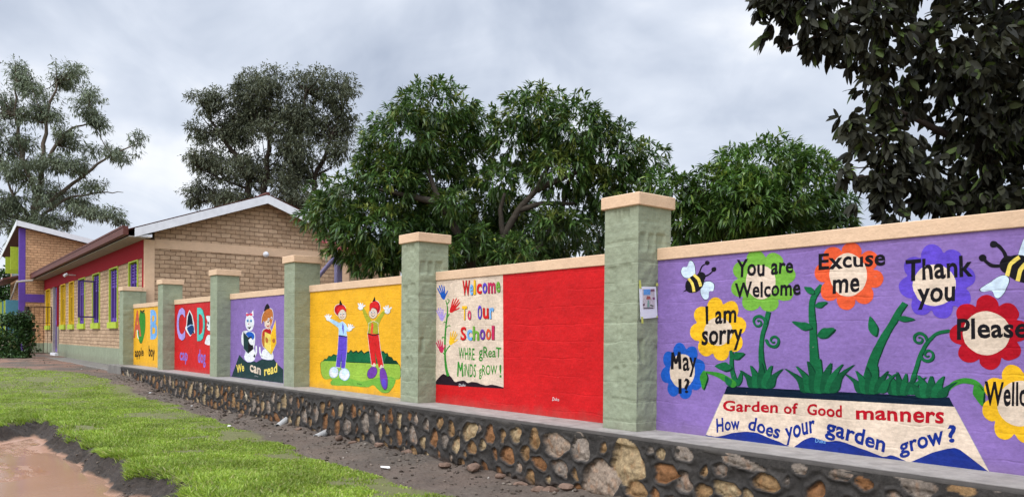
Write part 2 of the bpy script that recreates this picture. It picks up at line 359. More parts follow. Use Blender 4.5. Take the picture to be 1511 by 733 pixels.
# grass: short blades, thinner on the worn patches
def grass():
    out = []
    for (x0, x1, y0, y1, n) in ((-46, -24, -2, 5.8, 90000), (-24, -14, 1.2, 5.6, 110000), (-14, -4.5, 2.2, 5.4, 150000), (-24, -17, -3, 2, 20000)):
        P = np.stack([RNG.uniform(x0, x1, n), RNG.uniform(y0, y1, n)], 1)
        z, m, bk, d, sd = terrain(P)
        worn = vnoise(P, .9, 21)*0.6+vnoise(P, .3, 22)*0.4
        near_dirt = np.clip(1+(poly_sd(P, DIRT)+0.0)/(0.9 if x0 > -20 else 1.6), 0, 1)
        keep = (m < 0.22+0.2*vnoise(P, .2, 24)) & (d < 0.45+0.4*vnoise(P, .25, 25)) & (RNG.random(n) < 1.05-np.clip(worn*1.7-0.10+0.55*near_dirt, 0, 1)*1.25)
        P, z, sd = P[keep], z[keep], sd[keep]; k = len(P)
        lush = np.clip(1.0-np.clip(-sd-0.1, 0, 2.2)/2.2, 0, 1)
        edge = np.exp(-(np.clip(-sd, 0, 3)/.22)); h = RNG.uniform(.018, .052, k)*(0.6+0.75*lush+0.7*edge)*(1+.45*vnoise(P, .4, 26)); w = RNG.uniform(.005, .011, k)*(1.4 if x1 <= -24 else 1.0)
        a = RNG.uniform(0, 2*np.pi, k); la = RNG.uniform(0, 2*np.pi, k); ln = h*RNG.uniform(.2, 1.1, k)
        s = np.stack([np.cos(a), np.sin(a), 0*a], 1)*w[:, None]
        B = np.stack([P[:, 0], P[:, 1], z-.006], 1)
        over = np.exp(-(np.clip(-sd, 0, 1)/0.12))[:, None]*np.array([[0, -0.09, -0.035]])*RNG.random((k, 1))
        tip = B+np.stack([np.cos(la)*ln, np.sin(la)*ln, h], 1)+over
        mid = B*0.5+tip*0.5+np.stack([0*h, 0*h, h*.16], 1)
        out.append(np.stack([B-s, B+s, mid+s*.8, mid-s*.8, tip], 1))
    A = np.concatenate(out); k = len(A); V = A.reshape(-1, 3); o = np.arange(k)[:, None]*5
    T = np.concatenate([o+[0, 1, 2], o+[0, 2, 3], o+[3, 2, 4]])
    m = leaf_mat('grass_blade', (0.13, 0.215, 0.022), (0.29, 0.40, 0.045), (0.45, 0.42, 0.17), 0.55, 0.35, 0.82)
    tag(mk_np('grass', V, T, m), 'short bright green grass between the stone wall and the muddy hollow', 'grass', kind='stuff')
grass()

# ------------------------------------------------------------------ boundary wall
D = 6.70; ZL = 0.61; ZC0, ZC1 = 2.462, 2.593; ZP0, ZP1 = 3.035, 3.171
PX = [-1.31, -5.81, -10.2, -14.71, -19.17, -23.72, -28.3]   # right edge of each pillar, near to far
PW = 0.50
wall = empty('boundary_wall', (-14, 6.9, 0), 'painted school boundary wall with colourful murals between sage green pillars on a dark stone base', 'wall')

def pillar_mesh(x1, hero):
    """rough plastered shaft: every face a fine grid pushed in at joints, chips and hollow-block recesses"""
    x0 = x1-PW; y0, y1 = 6.38, 6.91; V = []; T = []
    st = 0.016 if hero else 0.04
    def face(o, u, v, nrm, lu, lv, fid):
        nu, nv = max(2, int(lu/st)), max(2, int(lv/st)); b = sum(len(q) for q in V)
        U, W_ = np.meshgrid(np.linspace(0, lu, nu+1), np.linspace(0, lv, nv+1), indexing='ij'); q = np.stack([U.ravel(), W_.ravel()], 1)
        P3 = np.array(o)+q[:, :1]*np.array(u)+q[:, 1:]*np.array(v)
        d = 0.006*vnoise(P3, .10, 31)+0.004*vnoise(P3, .035, 32)
        zz = q[:, 1]+0.02*vnoise(P3, .25, 33); fr = np.abs((zz/0.215) % 1-0.5)*0.215
        d -= 0.012*np.exp(-(fr/0.010)**2)*np.clip(0.5+vnoise(P3, .3, 34), 0, 1)
        e = np.minimum(np.minimum(q[:, 0], lu-q[:, 0]), np.minimum(q[:, 1], lv-q[:, 1]))
        if hero:
            rec = {0: [(.14, .17, 2.27, 2.40), (.20, .225, 2.27, 2.40), (.26, .36, 2.29, 2.40)], 1: [(.03, .13, 1.95, 2.13), (.17, .25, 1.95, 2.13), (.30, .42, 1.98, 2.14), (.04, .10, .75, .98)]}.get(fid, [])
            if fid == 0: rec += [(.05, .18, 1.55, 1.78), (.24, .40, 1.62, 1.80), (.16, .20, 1.02, 1.22), (.23, .27, 1.02, 1.22), (.28, .33, .5, .7), (.16, .22, .48, .68)]
            for a_, b_, c_, e_ in rec:
                s_ = sstep(q[:, 0], a_-.012, a_+.012)*(1-sstep(q[:, 0], b_-.012, b_+.012))*sstep(q[:, 1], c_-.02, c_+.02)*(1-sstep(q[:, 1], e_-.006, e_+.012))
                d -= (0.022 if fid != 0 or c_ > 2 else 0.014)*s_
        P3 = P3+np.array(nrm)*(d*sstep(e, 0, .02))[:, None]
        k = np.arange((nu+1)*(nv+1)).reshape(nu+1, nv+1)+b
        V.append(P3); T.append(np.stack([k[:-1, :-1].ravel(), k[1:, :-1].ravel(), k[1:, 1:].ravel(), k[:-1, 1:].ravel()], 1))
    H = ZP0-ZL
    face((x0, y0, ZL), (1, 0, 0), (0, 0, 1), (0, -1, 0), PW, H, 0)
    face((x1, y0, ZL), (0, 1, 0), (0, 0, 1), (1, 0, 0), y1-y0, H, 1)
    face((x1, y1, ZL), (-1, 0, 0), (0, 0, 1), (0, 1, 0), PW, H, 2)
    face((x0, y1, ZL), (0, -1, 0), (0, 0, 1), (-1, 0, 0), y1-y0, H, 3)
    return np.concatenate(V), np.concatenate(T)
for i, x1 in enumerate(PX):
    V, T = pillar_mesh(x1, i in (1, 2))
    p = mk_np('pillar', V, T, GREEN, wall, True)
    p['label'] = ['sage pillar at the near end of the wall', 'nearest tall sage pillar with the taped paper notice', 'sage pillar between the handprint panel and the yellow cartoon panel', 'sage pillar between the yellow cartoon panel and the reading animals',
                  'sage pillar between the reading animals and the C and D letters', 'sage pillar between the two alphabet panels', 'farthest sage pillar at the end of the wall'][i]
    MB().box(x1-PW-.035, x1+.035, 6.345, 6.945, ZP0, ZP1).build('pillar_cap', PEACH, p, 0.008)
# return stub from the last pillar to the school building
st = MB().box(-28.78, -28.32, 6.912, 7.09, ZL, ZP0).build('return_wall', GREEN, wall)
MB().box(-28.80, -28.30, 6.947, 7.085, ZP0+.002, ZP1-.002).build('coping', PEACH, st)
PANELS = []
WM = [RED_W, PURPLE_W, RED_W, YEL_W, PURPLE_W, RED_W, YEL_W]
WL = ['red painted panel beyond the near end pillar', 'violet panel painted with a garden of good manners flowers', 'red and cream panel with a handprint flower and a welcome text', 'yellow panel with two cartoon children on a lawn',
      'violet panel with two animals reading books', 'red panel with the letters C and D', 'yellow panel with the letters A and B']
for i in range(7):
    xr = (PX[i-1]-PW) if i else 4.0
    xl = PX[i]
    pn = MB().box(xl+.001, xr-.001, D, D+.19, ZL, ZC0).build('wall_panel', WM[i], wall); pn['label'] = WL[i]
    MB().box(xl+.002, xr-.002, D-.022, D+.212, ZC0, ZC1).build('coping', PEACH, pn, 0.006)
    PANELS.append(pn)

# stone plinth: angular stones set in dark raised mortar
def on_f(px, py): p = on_y(px, py, 6.06); return (p.x, p.z)
def stones():
    S = []
    hand = [(925,682,27,31,-38,0),(885,708,28,28,0,1),(820,656,17,18,0,1),(856,660,14,20,0,2),(789,647,8,15,0,3),(761,641,8,12,0,0),(742,643,4,9,0,3),(723,640,7,13,10,4),(693,636,11,12,30,0),(749,671,9,13,10,4),(775,668,6,10,0,3),
            (796,683,11,9,-20,4),(827,690,12,11,-20,2),(697,660,7,9,0,3),(713,656,5,7,0,0),(981,698,17,15,0,4),(1009,711,11,15,10,2),(975,668,5,8,0,0),(1008,668,14,11,0,2),(1064,691,11,9,0,5),(1092,680,34,8,-14,2),(1130,712,21,11,-6,3),
            (1072,721,19,12,0,0),(1037,726,12,14,15,3),(1180,690,10,9,0,2),(1241,700,17,8,0,5),(1275,713,13,9,0,4),(1355,719,25,14,-10,5),(960,664,5,5,0,5),(1330,702,10,6,0,2),(1420,722,20,9,0,3),(1470,716,18,7,0,5),(938,722,16,12,0,3)]
    for px, py, rx, ry, ang, c in hand:
        x, z = on_f(px, py); xa = on_f(px+rx, py)[0]; za = on_f(px, py-ry)[1]
        S.append((x, z, abs(xa-x), abs(za-z), math.radians(ang), c))
    cell = {}
    def ok(x, z, r):
        for a in range(-1, 2):
            for q in cell.get(int(math.floor(x/.5))+a, []):
                if math.hypot(x-q[0], (z-q[1])) < (r+(q[2]+q[3])/2)*0.95+0.062: return False
        return True
    for s in S: cell.setdefault(int(math.floor(s[0]/.5)), []).append(s)
    rr = random.Random(5)
    for R, n in ((.14, 120), (.11, 1000), (.09, 3500), (.068, 6000), (.048, 8000), (.032, 3000)):
        for _ in range(n):
            x = rr.uniform(-27.3, 2.5); z = rr.uniform(-.25, .48); r = R*rr.uniform(.85, 1.15)
            if z+r*.8 > 0.50 or not ok(x, z, r): continue
            e = rr.uniform(.72, 1.0); q = (x, z, r*e*rr.uniform(.8, 1.0), r*rr.uniform(.9, 1.12), rr.uniform(-.6, .6), rr.choice([0, 0, 1, 2, 2, 3, 3, 3, 4, 4, 4, 5, 6]))
            S.append(q); cell.setdefault(int(math.floor(x/.5)), []).append(q)
    return S
ST = stones()
def plinth():
    xs = np.concatenate([np.arange(-27.2, -14, .030), np.arange(-14, 2.6, .0135)]); zs = np.linspace(-.42, .575, 74)
    XX, ZZ = np.meshgrid(xs, zs, indexing='ij'); x = XX.ravel(); z = ZZ.ravel(); Pq = np.stack([x, z], 1)
    best = np.full(len(x), 9.0); rel = np.zeros(len(x)); cid = np.zeros(len(x), int); sid = np.zeros(len(x), int)
    wx = x+0.012*vnoise(Pq, .07, 41); wz = z+0.012*vnoise(Pq, .07, 42)
    nz = len(zs)
    for k, (sx, sz, rx, ry, an, c) in enumerate(ST):
        R = max(rx, ry)*1.5+.06
        i0, i1 = np.searchsorted(xs, [sx-R, sx+R]); sl = slice(i0*nz, i1*nz)
        if i1 <= i0: continue
        dx, dz = wx[sl]-sx, wz[sl]-sz; ca, sa = math.cos(an), math.sin(an); u, v = (ca*dx+sa*dz)/rx, (-sa*dx+ca*dz)/ry
        th = np.arctan2(v, u); rng = random.Random(k)
        lim = 1+0.09*np.cos(3*th+rng.uniform(0, 6))+0.045*np.cos(5*th+rng.uniform(0, 6))+0.07*np.cos(2*th+rng.uniform(0, 6))
        q = np.hypot(u, v)/lim; sdv = (q-1)*(rx+ry)/2
        bb = best[sl]; upd = sdv < bb; bb[upd] = sdv[upd]; rel[sl][upd] = q[upd]; cid[sl][upd] = c; sid[sl][upd] = k
    out = best > 0
    yy = np.zeros(len(x))
    ridge = np.exp(-((best-.020)/.018)**2)*0.024+np.exp(-((best-.05)/.03)**2)*.006
    lump = 0.012*vnoise(Pq, .12, 43)+0.006*vnoise(Pq, .04, 44)+0.010*vnoise(Pq, .3, 45)
    fac = np.array([random.Random(k*3+1).uniform(-1, 1) for k in range(len(ST))]); fac2 = np.array([random.Random(k*3+2).uniform(-1, 1) for k in range(len(ST))])
    sx_ = np.array([s[0] for s in ST])[sid]; sz_ = np.array([s[1] for s in ST])[sid]
    stone = 0.036-0.040*np.clip(1-rel**2, 0, 1)**.5+0.12*fac[sid]*(x-sx_)+0.12*fac2[sid]*(z-sz_)+0.010*vnoise(Pq, .05, 46)+0.006*vnoise(Pq, .022, 47)
    yy = np.where(out, -ridge-lump, stone)
    # upper cement band and undercut foot
    wv = .025*vnoise(np.stack([x, x*0], 1), .35, 57); band = sstep(z, .49+wv, .53+wv); yy = yy*(1-band)+band*(-0.012+0.008*vnoise(Pq, .2, 48))
    yy += 0.10*sstep(-z, .02, .30)+sstep(-z, -.02, .12)*0.03*vnoise(Pq, .12, 49)
    PAL = np.array([(.43, .31, .17), (.36, .27, .20), (.31, .25, .20), (.32, .19, .085), (.27, .125, .05), (.25, .20, .16), (.50, .42, .31)])
    colr = PAL[cid]*0.80*(1+0.22*vnoise(Pq, .05, 50)+0.18*vnoise(Pq, .018, 51))[:, None]
    iron = np.clip(vnoise(np.stack([x*1.3, z], 1), .06, 52)-.15, 0, 1)[:, None]; colr = colr*(1-iron*.6)+np.array([.30, .13, .045])*iron*.6
    mort = np.array([.037, .032, .028])*(1+0.25*vnoise(Pq, .15, 53)+0.2*vnoise(Pq, .03, 54))[:, None]
    wlow = np.clip(sstep(-z, .0, .14)*(0.6+vnoise(Pq, .2, 55)), 0, 1)[:, None]; mort = mort*(1-wlow)+np.array([.075, .052, .040])*wlow
    sm = sstep(-best, -.004, .004)[:, None]; colr = colr*sm+mort*(1-sm)
    dusty = (sstep(-z, .02, .2)*.55)[:, None]; colr = colr*(1-dusty)+np.array([.09, .062, .047])*dusty
    V = np.stack([x, 6.075+yy, z], 1); ii = np.arange(len(x)).reshape(len(xs), nz)
    T = np.stack([ii[:-1, :-1].ravel(), ii[1:, :-1].ravel(), ii[1:, 1:].ravel(), ii[:-1, 1:].ravel()], 1)
    m, t, b = new_mat('stone_and_mortar', 0.85, 0.3); P = pos_vec(t)
    a = N(t, 'ShaderNodeAttribute', attribute_name='rock').outputs['Color']
    t.links.new(mixc(t, 1.0, a, ramp(t, noise(t, P, 45.0, 6.0, 0.7), [(0.3, 0.6), (0.7, 1.35)]), 'MULTIPLY'), b.inputs['Base Color'])
    t.links.new(bump(t, noise(t, P, 40.0, 6.0, 0.7), 0.8, 0.012), b.inputs['Normal'])
    o = mk_np('stone_plinth', V, T, m, wall, True, {'rock': ('FLOAT_COLOR', np.concatenate([np.clip(colr, 0, 1), np.ones((len(x), 1))], 1))})
    o['label'] = 'dark mortared base of brown and tan field stones'
    return o
pl = plinth()
def ledge():
    xs = np.arange(-27.2, 2.6, .05); V = []; T = []
    prof = [(6.082, .53), (6.066, .552), (6.072, .585), (6.090, .598), (6.120, .607), (6.38, .609), (6.72, .610)]
    n = len(prof); A = np.array(prof); k = len(xs)
    VV = np.zeros((k, n, 3)); VV[:, :, 0] = xs[:, None]; VV[:, :, 1] = A[None, :, 0]; VV[:, :, 2] = A[None, :, 1]
    q = VV.reshape(-1, 3); nz1 = vnoise(q*[1, 1, 2], .25, 61)*.012+vnoise(q, .07, 62)*.006; w = np.tile(np.array([1, 1, 1, .6, .2, .05, 0]), k)
    q[:, 1] += nz1*w; q[:, 2] += np.where(w == 1, vnoise(q, .3, 63)*.008, 0)
    low = np.tile(np.array([1, 0, 0, 0, 0, 0, 0]), k); q[:, 2] += low*(0.035*vnoise(q*[1, 0, 0], .22, 64)-.01)
    ii = np.arange(k*n).reshape(k, n); T = np.stack([ii[:-1, :-1].ravel(), ii[1:, :-1].ravel(), ii[1:, 1:].ravel(), ii[:-1, 1:].ravel()], 1)
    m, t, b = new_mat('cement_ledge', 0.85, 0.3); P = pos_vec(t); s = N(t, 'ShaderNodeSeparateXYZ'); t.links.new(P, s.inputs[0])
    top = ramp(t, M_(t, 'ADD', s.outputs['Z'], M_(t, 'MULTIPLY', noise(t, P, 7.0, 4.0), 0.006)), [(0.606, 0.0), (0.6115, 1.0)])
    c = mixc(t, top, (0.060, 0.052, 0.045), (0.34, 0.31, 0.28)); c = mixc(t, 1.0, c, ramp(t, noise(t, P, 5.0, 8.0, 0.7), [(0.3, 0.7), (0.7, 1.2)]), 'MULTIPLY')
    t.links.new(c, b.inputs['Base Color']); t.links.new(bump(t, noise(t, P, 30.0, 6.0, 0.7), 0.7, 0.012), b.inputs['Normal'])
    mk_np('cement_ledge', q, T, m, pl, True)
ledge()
# plain concrete end of the plinth and the walkway slab that carries on along the school
MB().box(-29.05, -27.2, 6.08, 6.72, -.1, .612).build('plinth_end', CONC, wall, .01)

# ------------------------------------------------------------------ murals
PC = {'cream': (0.70, 0.56, 0.43), 'white': (0.74, 0.74, 0.74), 'black': (0.012, 0.011, 0.014), 'navy': (0.005, 0.013, 0.028), 'blue': (0.015, 0.10, 0.46), 'dkblue': (0.010, 0.028, 0.21), 'sky': (0.18, 0.40, 0.72),
      'red': (0.62, 0.02, 0.02), 'dkred': (0.42, 0.008, 0.018), 'orange': (0.72, 0.10, 0.035), 'yellow': (0.82, 0.46, 0.02), 'lyellow': (0.80, 0.62, 0.12), 'green': (0.010, 0.125, 0.045), 'green2': (0.008, 0.085, 0.034), 'dkgreen': (0.005, 0.045, 0.022),
      'lgreen': (0.17, 0.40, 0.05), 'lime': (0.30, 0.48, 0.06), 'olive': (0.36, 0.36, 0.03), 'violet': (0.115, 0.065, 0.50), 'lav': (0.42, 0.32, 0.72), 'lilac': (0.24, 0.15, 0.52), 'teal': (0.10, 0.50, 0.42), 'pale': (0.60, 0.72, 0.82),
      'lblue': (0.40, 0.62, 0.80), 'soil': (0.022, 0.012, 0.018), 'slate': (0.018, 0.045, 0.045), 'fox': (0.46, 0.15, 0.035), 'grey': (0.35, 0.35, 0.36), 'pink': (0.60, 0.06, 0.12), 'magenta': (0.55, 0.03, 0.10), 'red2': (0.68, 0.018, 0.018), 'purple': (0.16, 0.05, 0.34), 'leaf': (0.04, 0.24, 0.03), 'tanred': (0.55, 0.11, 0.06), 'bluecap': (0.01, 0.05, 0.17)}
def pm(c): return paint('mural_'+c, PC[c], 0.55, 0.19, True, 0.0, 0.04, 0.06)
def W(px, py, k):
    p = on_y(px, py, D); a = np.array([[p.x, p.z]])
    return Vector((p.x+.0055*vnoise(a, .11, 91)[0]+.0025*vnoise(a, .035, 92)[0], D-0.0005*k-.0004, p.z+.0055*vnoise(a, .11, 93)[0]+.0025*vnoise(a, .035, 94)[0]))
def spline(pts, closed=True, n=5):
    out = []; m = len(pts); P = [Vector((p[0], p[1])) for p in pts]
    for i in range(m if closed else m-1):
        if closed: a, b, c, d = P[i-1], P[i], P[(i+1) % m], P[(i+2) % m]
        else: a, b, c, d = P[max(i-1, 0)], P[i], P[i+1], P[min(i+2, m-1)]
        for k in range(n):
            t = k/n; out.append(tuple(0.5*((2*b)+(c-a)*t+(2*a-5*b+4*c-d)*t*t+(3*b-a-3*c+d)*t**3)))
    if not closed: out.append(tuple(P[-1]))
    return out
class Mural:
    """flat paint on the wall face; sheets a couple of millimetres apart"""
    def __init__(s, ox=0.0, oy=0.0, sc=1.0, z=1): s.v = []; s.f = []; s.mi = []; s.mats = []; s.o = (ox, oy, sc); s.z = z
    def map(s, p): return (s.o[0]+p[0]/s.o[2], s.o[1]+p[1]/s.o[2])
    def _m(s, c):
        m = pm(c)
        if m not in s.mats: s.mats.append(m)
        return s.mats.index(m)
    def poly(s, pts, c, k=0, smooth=False, line=None, lw=1.03):
        if smooth: pts = spline(pts)
        if line:
            cx = sum(p[0] for p in pts)/len(pts); cy = sum(p[1] for p in pts)/len(pts)
            w = lw
            s.poly([(cx+(p[0]-cx)*w, cy+(p[1]-cy)*w) for p in pts], line, k-0.5)
        b = len(s.v); q = [s.map(p) for p in pts]
        s.v += [W(x, y, s.z+k) for x, y in q]; s.f.append(tuple(range(b, b+len(q)))); s.mi.append(s._m(c)); return s
    def ell(s, cx, cy, rx, ry, c, k=0, rot=0.0, line=None, n=28, lw=1.08):
        ca, sa = math.cos(math.radians(rot)), math.sin(math.radians(rot))
        return s.poly([(cx+rx*math.cos(t)*ca-ry*math.sin(t)*sa, cy+rx*math.cos(t)*sa+ry*math.sin(t)*ca) for t in [2*math.pi*i/n for i in range(n)]], c, k, False, line, lw)
    def stroke(s, pts, w, c, k=0, smooth=True, n=6, round_=True):
        if smooth and len(pts) > 2: pts2 = spline(pts, False, n)
        else: pts2 = [tuple(p[:2]) for p in pts]
        m = len(pts2); ws = np.interp(np.linspace(0, 1, m), np.linspace(0, 1, len(w)), w) if isinstance(w, (list, tuple)) else np.full(m, w)
        b = len(s.v); L = []
        for i in range(m):
            a = Vector(pts2[max(i-1, 0)]); e = Vector(pts2[min(i+1, m-1)]); d = (e-a); d = d.normalized() if d.length > 1e-6 else Vector((1, 0)); nrm = Vector((-d.y, d.x))*ws[i]/2; p = Vector(pts2[i])
            L.append((tuple(p+nrm), tuple(p-nrm)))
        mi = s._m(c)
        for l, r in L: s.v += [W(*s.map(l), s.z+k), W(*s.map(r), s.z+k)]
        for i in range(m-1): s.f.append((b+2*i, b+2*i+1, b+2*i+3, b+2*i+2)); s.mi.append(mi)
        if round_:
            for p, w_, q in ((pts2[0], ws[0], k+.11), (pts2[-1], ws[-1], k+.11)):
                if w_ > 0.6: s.ell(p[0], p[1], w_/2, w_/2, c, q, n=12)
        return s
    def leaf(s, x0, y0, x1, y1, w, c, k=0, line=None):
        a, b = Vector((x0, y0)), Vector((x1, y1)); d = b-a; nn = Vector((-d.y, d.x)).normalized()*w
        pts = [tuple(a), tuple(a+d*.35+nn*.9), tuple(a+d*.7+nn*.6), tuple(b), tuple(a+d*.7-nn*.6), tuple(a+d*.35-nn*.9)]
        if line: s.poly(spline([(p[0]+w*.35, p[1]+w*.25) for p in pts]), line, k-.3)
        return s.poly(spline(pts), c, k)
    def tuft(s, x0, x1, y, top, n, c, dark, k, seed):
        r = random.Random(seed); wid = (x1-x0)/n
        for i in range(n):
            u = (i+.5)/n; bx = x0+(x1-x0)*(.22+.56*u); lean = (u-.5)*2; h = (y-top)*(1-.35*abs(lean))*r.uniform(.85, 1.08)
            tip = (bx+lean*(x1-x0)*.42, y-h); md = (bx+lean*(x1-x0)*.12, y-h*.55); w = wid*.85
            pts = [(bx-w*.6, y), (md[0]-w*.5, md[1]), tip, (md[0]+w*.5, md[1]), (bx+w*.6, y)]
            s.poly(spline([(p[0]+2.0, p[1]+.3) for p in pts]), dark, k+.08*i); s.poly(spline(pts), c if i % 2 else 'green2', k+.08*i+.04)
        return s
    def build(s, name, parent, label=None):
        o = mk(name, s.v, s.f, s.mats, parent, s.mi)
        bm = bmesh.new(); bm.from_mesh(o.data); bmesh.ops.triangulate(bm, faces=[f for f in bm.faces if len(f.verts) > 4]); bm.normal_update()
        for f in bm.faces:
            if f.normal.y > 0: f.normal_flip()
        bm.to_mesh(o.data); bm.free()
        if label: o['label'] = label
        return o
def glyphs(txt, bold):
    cu = bpy.data.curves.new('txt', 'FONT'); cu.body = txt; cu.offset = bold; cu.resolution_u = 3; cu.fill_mode = 'FRONT'; cu.space_character = 1.0+bold*1.6
    ob = bpy.data.objects.new('txt', cu); COL.objects.link(ob); dg = bpy.context.evaluated_depsgraph_get(); ev = ob.evaluated_get(dg); me = ev.to_mesh()
    V = np.array([v.co[:2] for v in me.vertices]); Fc = [tuple(p.vertices) for p in me.polygons]; ev.to_mesh_clear()
    bpy.data.objects.remove(ob); bpy.data.curves.remove(cu); return V, Fc
def text(parent, items, k=3,  bold=0.03, frame=None, name='lettering', label=None, wob=0.0):
    """items: (string, [BL, BR, TR, TL] in photo pixels of the inked box, colour, bow)"""
    v, f, mi, mats = [], [], [], []
    for it in items:
        s, q, c = it[:3]; bow = it[3] if len(it) > 3 else 0.0
        if frame: q = [(frame[0]+x/frame[2], frame[1]+y/frame[2]) for x, y in q]
        V, Fc = glyphs(s, min(bold, .026)); lo, hi = V.min(0), V.max(0); uv = (V-lo)/(hi-lo); m = pm(c)
        if m not in mats: mats.append(m)
        b = len(v); BL, BR, TR, TL = [Vector(p) for p in q]
        for u, w in uv:
            p = (BL*(1-u)+BR*u)*(1-w)+(TL*(1-u)+TR*u)*w; p.y -= bow*math.sin(math.pi*u)
            if wob: p.y += wob*math.sin(u*len(s)*2.1+1.3)
            v.append(W(p.x, p.y, k))
        f += [tuple(b+i for i in fc) for fc in Fc]; mi += [mats.index(m)]*len(Fc)
    o = mk(name, v, f, mats, parent, mi)
    bm = bmesh.new(); bm.from_mesh(o.data); bm.normal_update()
    for fa in bm.faces:
        if fa.normal.y > 0: fa.normal_flip()
    bm.to_mesh(o.data); bm.free()
    if label: o['label'] = label
    return o
def flower(parent, cx, cy, rx, ry, c, ix, iy, irx, iry, n=8, rot=0.3, lip=None):
    m = Mural(z=2+.15*len(parent.children)); pts = []
    for i in range(n*14):
        t = 2*math.pi*i/(n*14); r = 0.70+0.30*abs(math.sin(n*(t-rot)/2))**0.55*(1+0.05*math.sin(3*t+cx))
        pts.append((cx+rx*r*math.cos(t), cy+ry*r*math.sin(t)))
    m.poly(pts, c, 0)
    m.ell(ix, iy, irx, iry, 'cream', 1.0)
    return m
g = PANELS[1]      # ---- garden of good manners
tub = Mural(z=1)
tub.poly([(1068.8, 581), (1407, 599.8), (1460, 695.3), (1040.5, 643.4)], 'cream', 0, line='grey', lw=1.004)
tub.poly([(1073, 569.4), (1401, 585.7), (1406.5, 599.5), (1068.8, 581.2)], 'navy', .6)
tub.poly([(1040.5, 643), (1041.5, 640.6)]+spline([(1046, 642.2), (1060, 643.2), (1075, 640.2), (1090, 637.2), (1103, 636.7), (1118, 639.2), (1140, 646.7), (1168, 659.2), (1174, 656.2), (1185, 648.7), (1198, 644.7), (1211, 648.2), (1222, 651.2), (1240, 649.7), (1268, 660.2), (1302, 672.4), (1314, 670.2), (1325, 673.2), (1340, 681.2), (1352, 677.7), (1375, 667.2), (1408, 660.2), (1425, 669.2)], False, 3)+[(1459.5, 695)], 'dkblue', .6)
tub.build('painted_plant_tub', g, 'cream trapezoid tub with a black rim and blue hills')
text(g, [('Garden', [(1067, 605.5), (1147.8, 609.2), (1147.8, 592.5), (1067, 589.5)], 'dkred'), ('of', [(1156.7, 610), (1177.5, 611), (1177.5, 594), (1156.7, 593)], 'dkred'),
         ('Good', [(1190.8, 612.3), (1242.6, 615.2), (1242.6, 597), (1190.8, 595.5)], 'dkred'), ('manners', [(1263.3, 618), (1393.5, 625), (1393.5, 606.8), (1263.3, 604)], 'dkred')], 4, .035)
text(g, [('How', [(1057.7, 637.8), (1092, 632.8), (1091, 613.8), (1056.5, 616.8)], 'dkblue'), ('does', [(1103, 633.3), (1149, 647.3), (1153.5, 626.8), (1107, 613.8)], 'dkblue'), ('your', [(1160, 656.8), (1204, 644.8), (1202, 618.8), (1158, 631.2)], 'dkblue'),
         ('garden', [(1217, 646.8), (1303, 673.8), (1309, 643.8), (1221, 614.8)], 'dkblue'), ('grow', [(1329, 676.3), (1394, 662.8), (1391, 634.8), (1326.5, 653.4)], 'dkblue'), ('?', [(1399, 653.3), (1412, 651.8), (1411, 625.8), (1398, 627.3)], 'dkblue')], 4, .030)
text(g, [('Duke', [(1203, 652), (1219, 654), (1219.5, 648), (1203.5, 646)], 'sky')], 5, .0, name='signature')
FL = [('green flower', 1126, 415, 49, 47, 'lgreen', 1123, 416, 22, 25, .1), ('yellow flower', 1060, 485, 42, 47, 'yellow', 1060, 489, 21, 21, .25), ('blue flower', 1007.5, 547, 33, 42, 'blue', 1007, 547, 18.5, 24.5, .2),
      ('orange red flower', 1253, 407, 51, 50, 'orange', 1252, 406, 28, 32, .5), ('violet blue flower', 1383, 416, 57, 55, 'violet', 1379, 421, 32, 30.5, .2), ('dark red flower', 1459, 490, 59, 55, 'dkred', 1456, 491, 35, 32.5, .35), ('large yellow flower', 1504, 595, 57, 58, 'yellow', 1505, 595, 33, 34, .15)]
for nm, cx, cy, rx, ry, c, ix, iy, irx, iry, rot in FL: flower(g, cx, cy, rx, ry, c, ix, iy, irx, iry, 8, rot, 'purple' if c != 'violet' else 'purple').build('painted_flower', g, nm+' painted on the violet panel')
K = 'black'
text(g, [('You are', [(1086, 410), (1170.5, 403), (1170.5, 379), (1087, 383)], K), ('Welcome', [(1084.6, 440.5), (1181, 435), (1181, 411), (1084.6, 417.5)], K)], 5, .032, wob=.4)
text(g, [('I am', [(1041.4, 478.5), (1087, 476.5), (1087, 449), (1041.4, 451.5)], K), ('sorry', [(1035.5, 519), (1096, 516), (1096, 485), (1035.5, 488.5)], K)], 5, .035)
text(g, [('ay', [(1007.5, 556.5), (1028.5, 555), (1028.5, 527), (1007.5, 526.5)], K), ('I?', [(1001.8, 580), (1018, 579.5), (1018, 558), (1001.8, 558)], K)], 5, .022)
text(g, [('Excuse', [(1208.6, 399), (1306.3, 391.5), (1306.3, 368), (1208.6, 374.5)], K), ('me', [(1228.5, 434), (1269.3, 430.5), (1269.3, 409), (1228.5, 412.5)], K)], 5, .038)
text(g, [('Thank', [(1336.5, 415.5), (1436, 408), (1436, 376), (1336.5, 383.5)], K), ('you', [(1353.4, 457), (1410, 454), (1410, 421.5), (1353.4, 426)], K)], 5, .038)
text(g, [('Please', [(1412, 501), (1517, 498), (1517, 468.5), (1412, 469.5)], K)], 5, .036)
text(g, [('Well', [(1453.5, 598.5), (1503, 600), (1503, 562.5), (1453.5, 562.7)], K), ('done', [(1505, 600), (1556, 601), (1556, 563), (1505, 562.8)], K)], 5, .034)
mm = Mural(z=5); mm.stroke([(991.8, 544), (993, 519.5)], 4.4, K, 0, False, 6, False).stroke([(1003.6, 544), (1002.6, 519.5)], 4.4, K, 0, False, 6, False).stroke([(992.6, 519.5), (997.8, 536)], 4.0, K, .2, False, 6, False).stroke([(1003, 519.5), (997.8, 536)], 4.0, K, .3, False, 6, False).build('lettering', g)
def sprout(lst, name='painted_plant', label=None):
    m = Mural(z=3)
    for fn in lst: fn(m)
    return m.build(name, g, label)
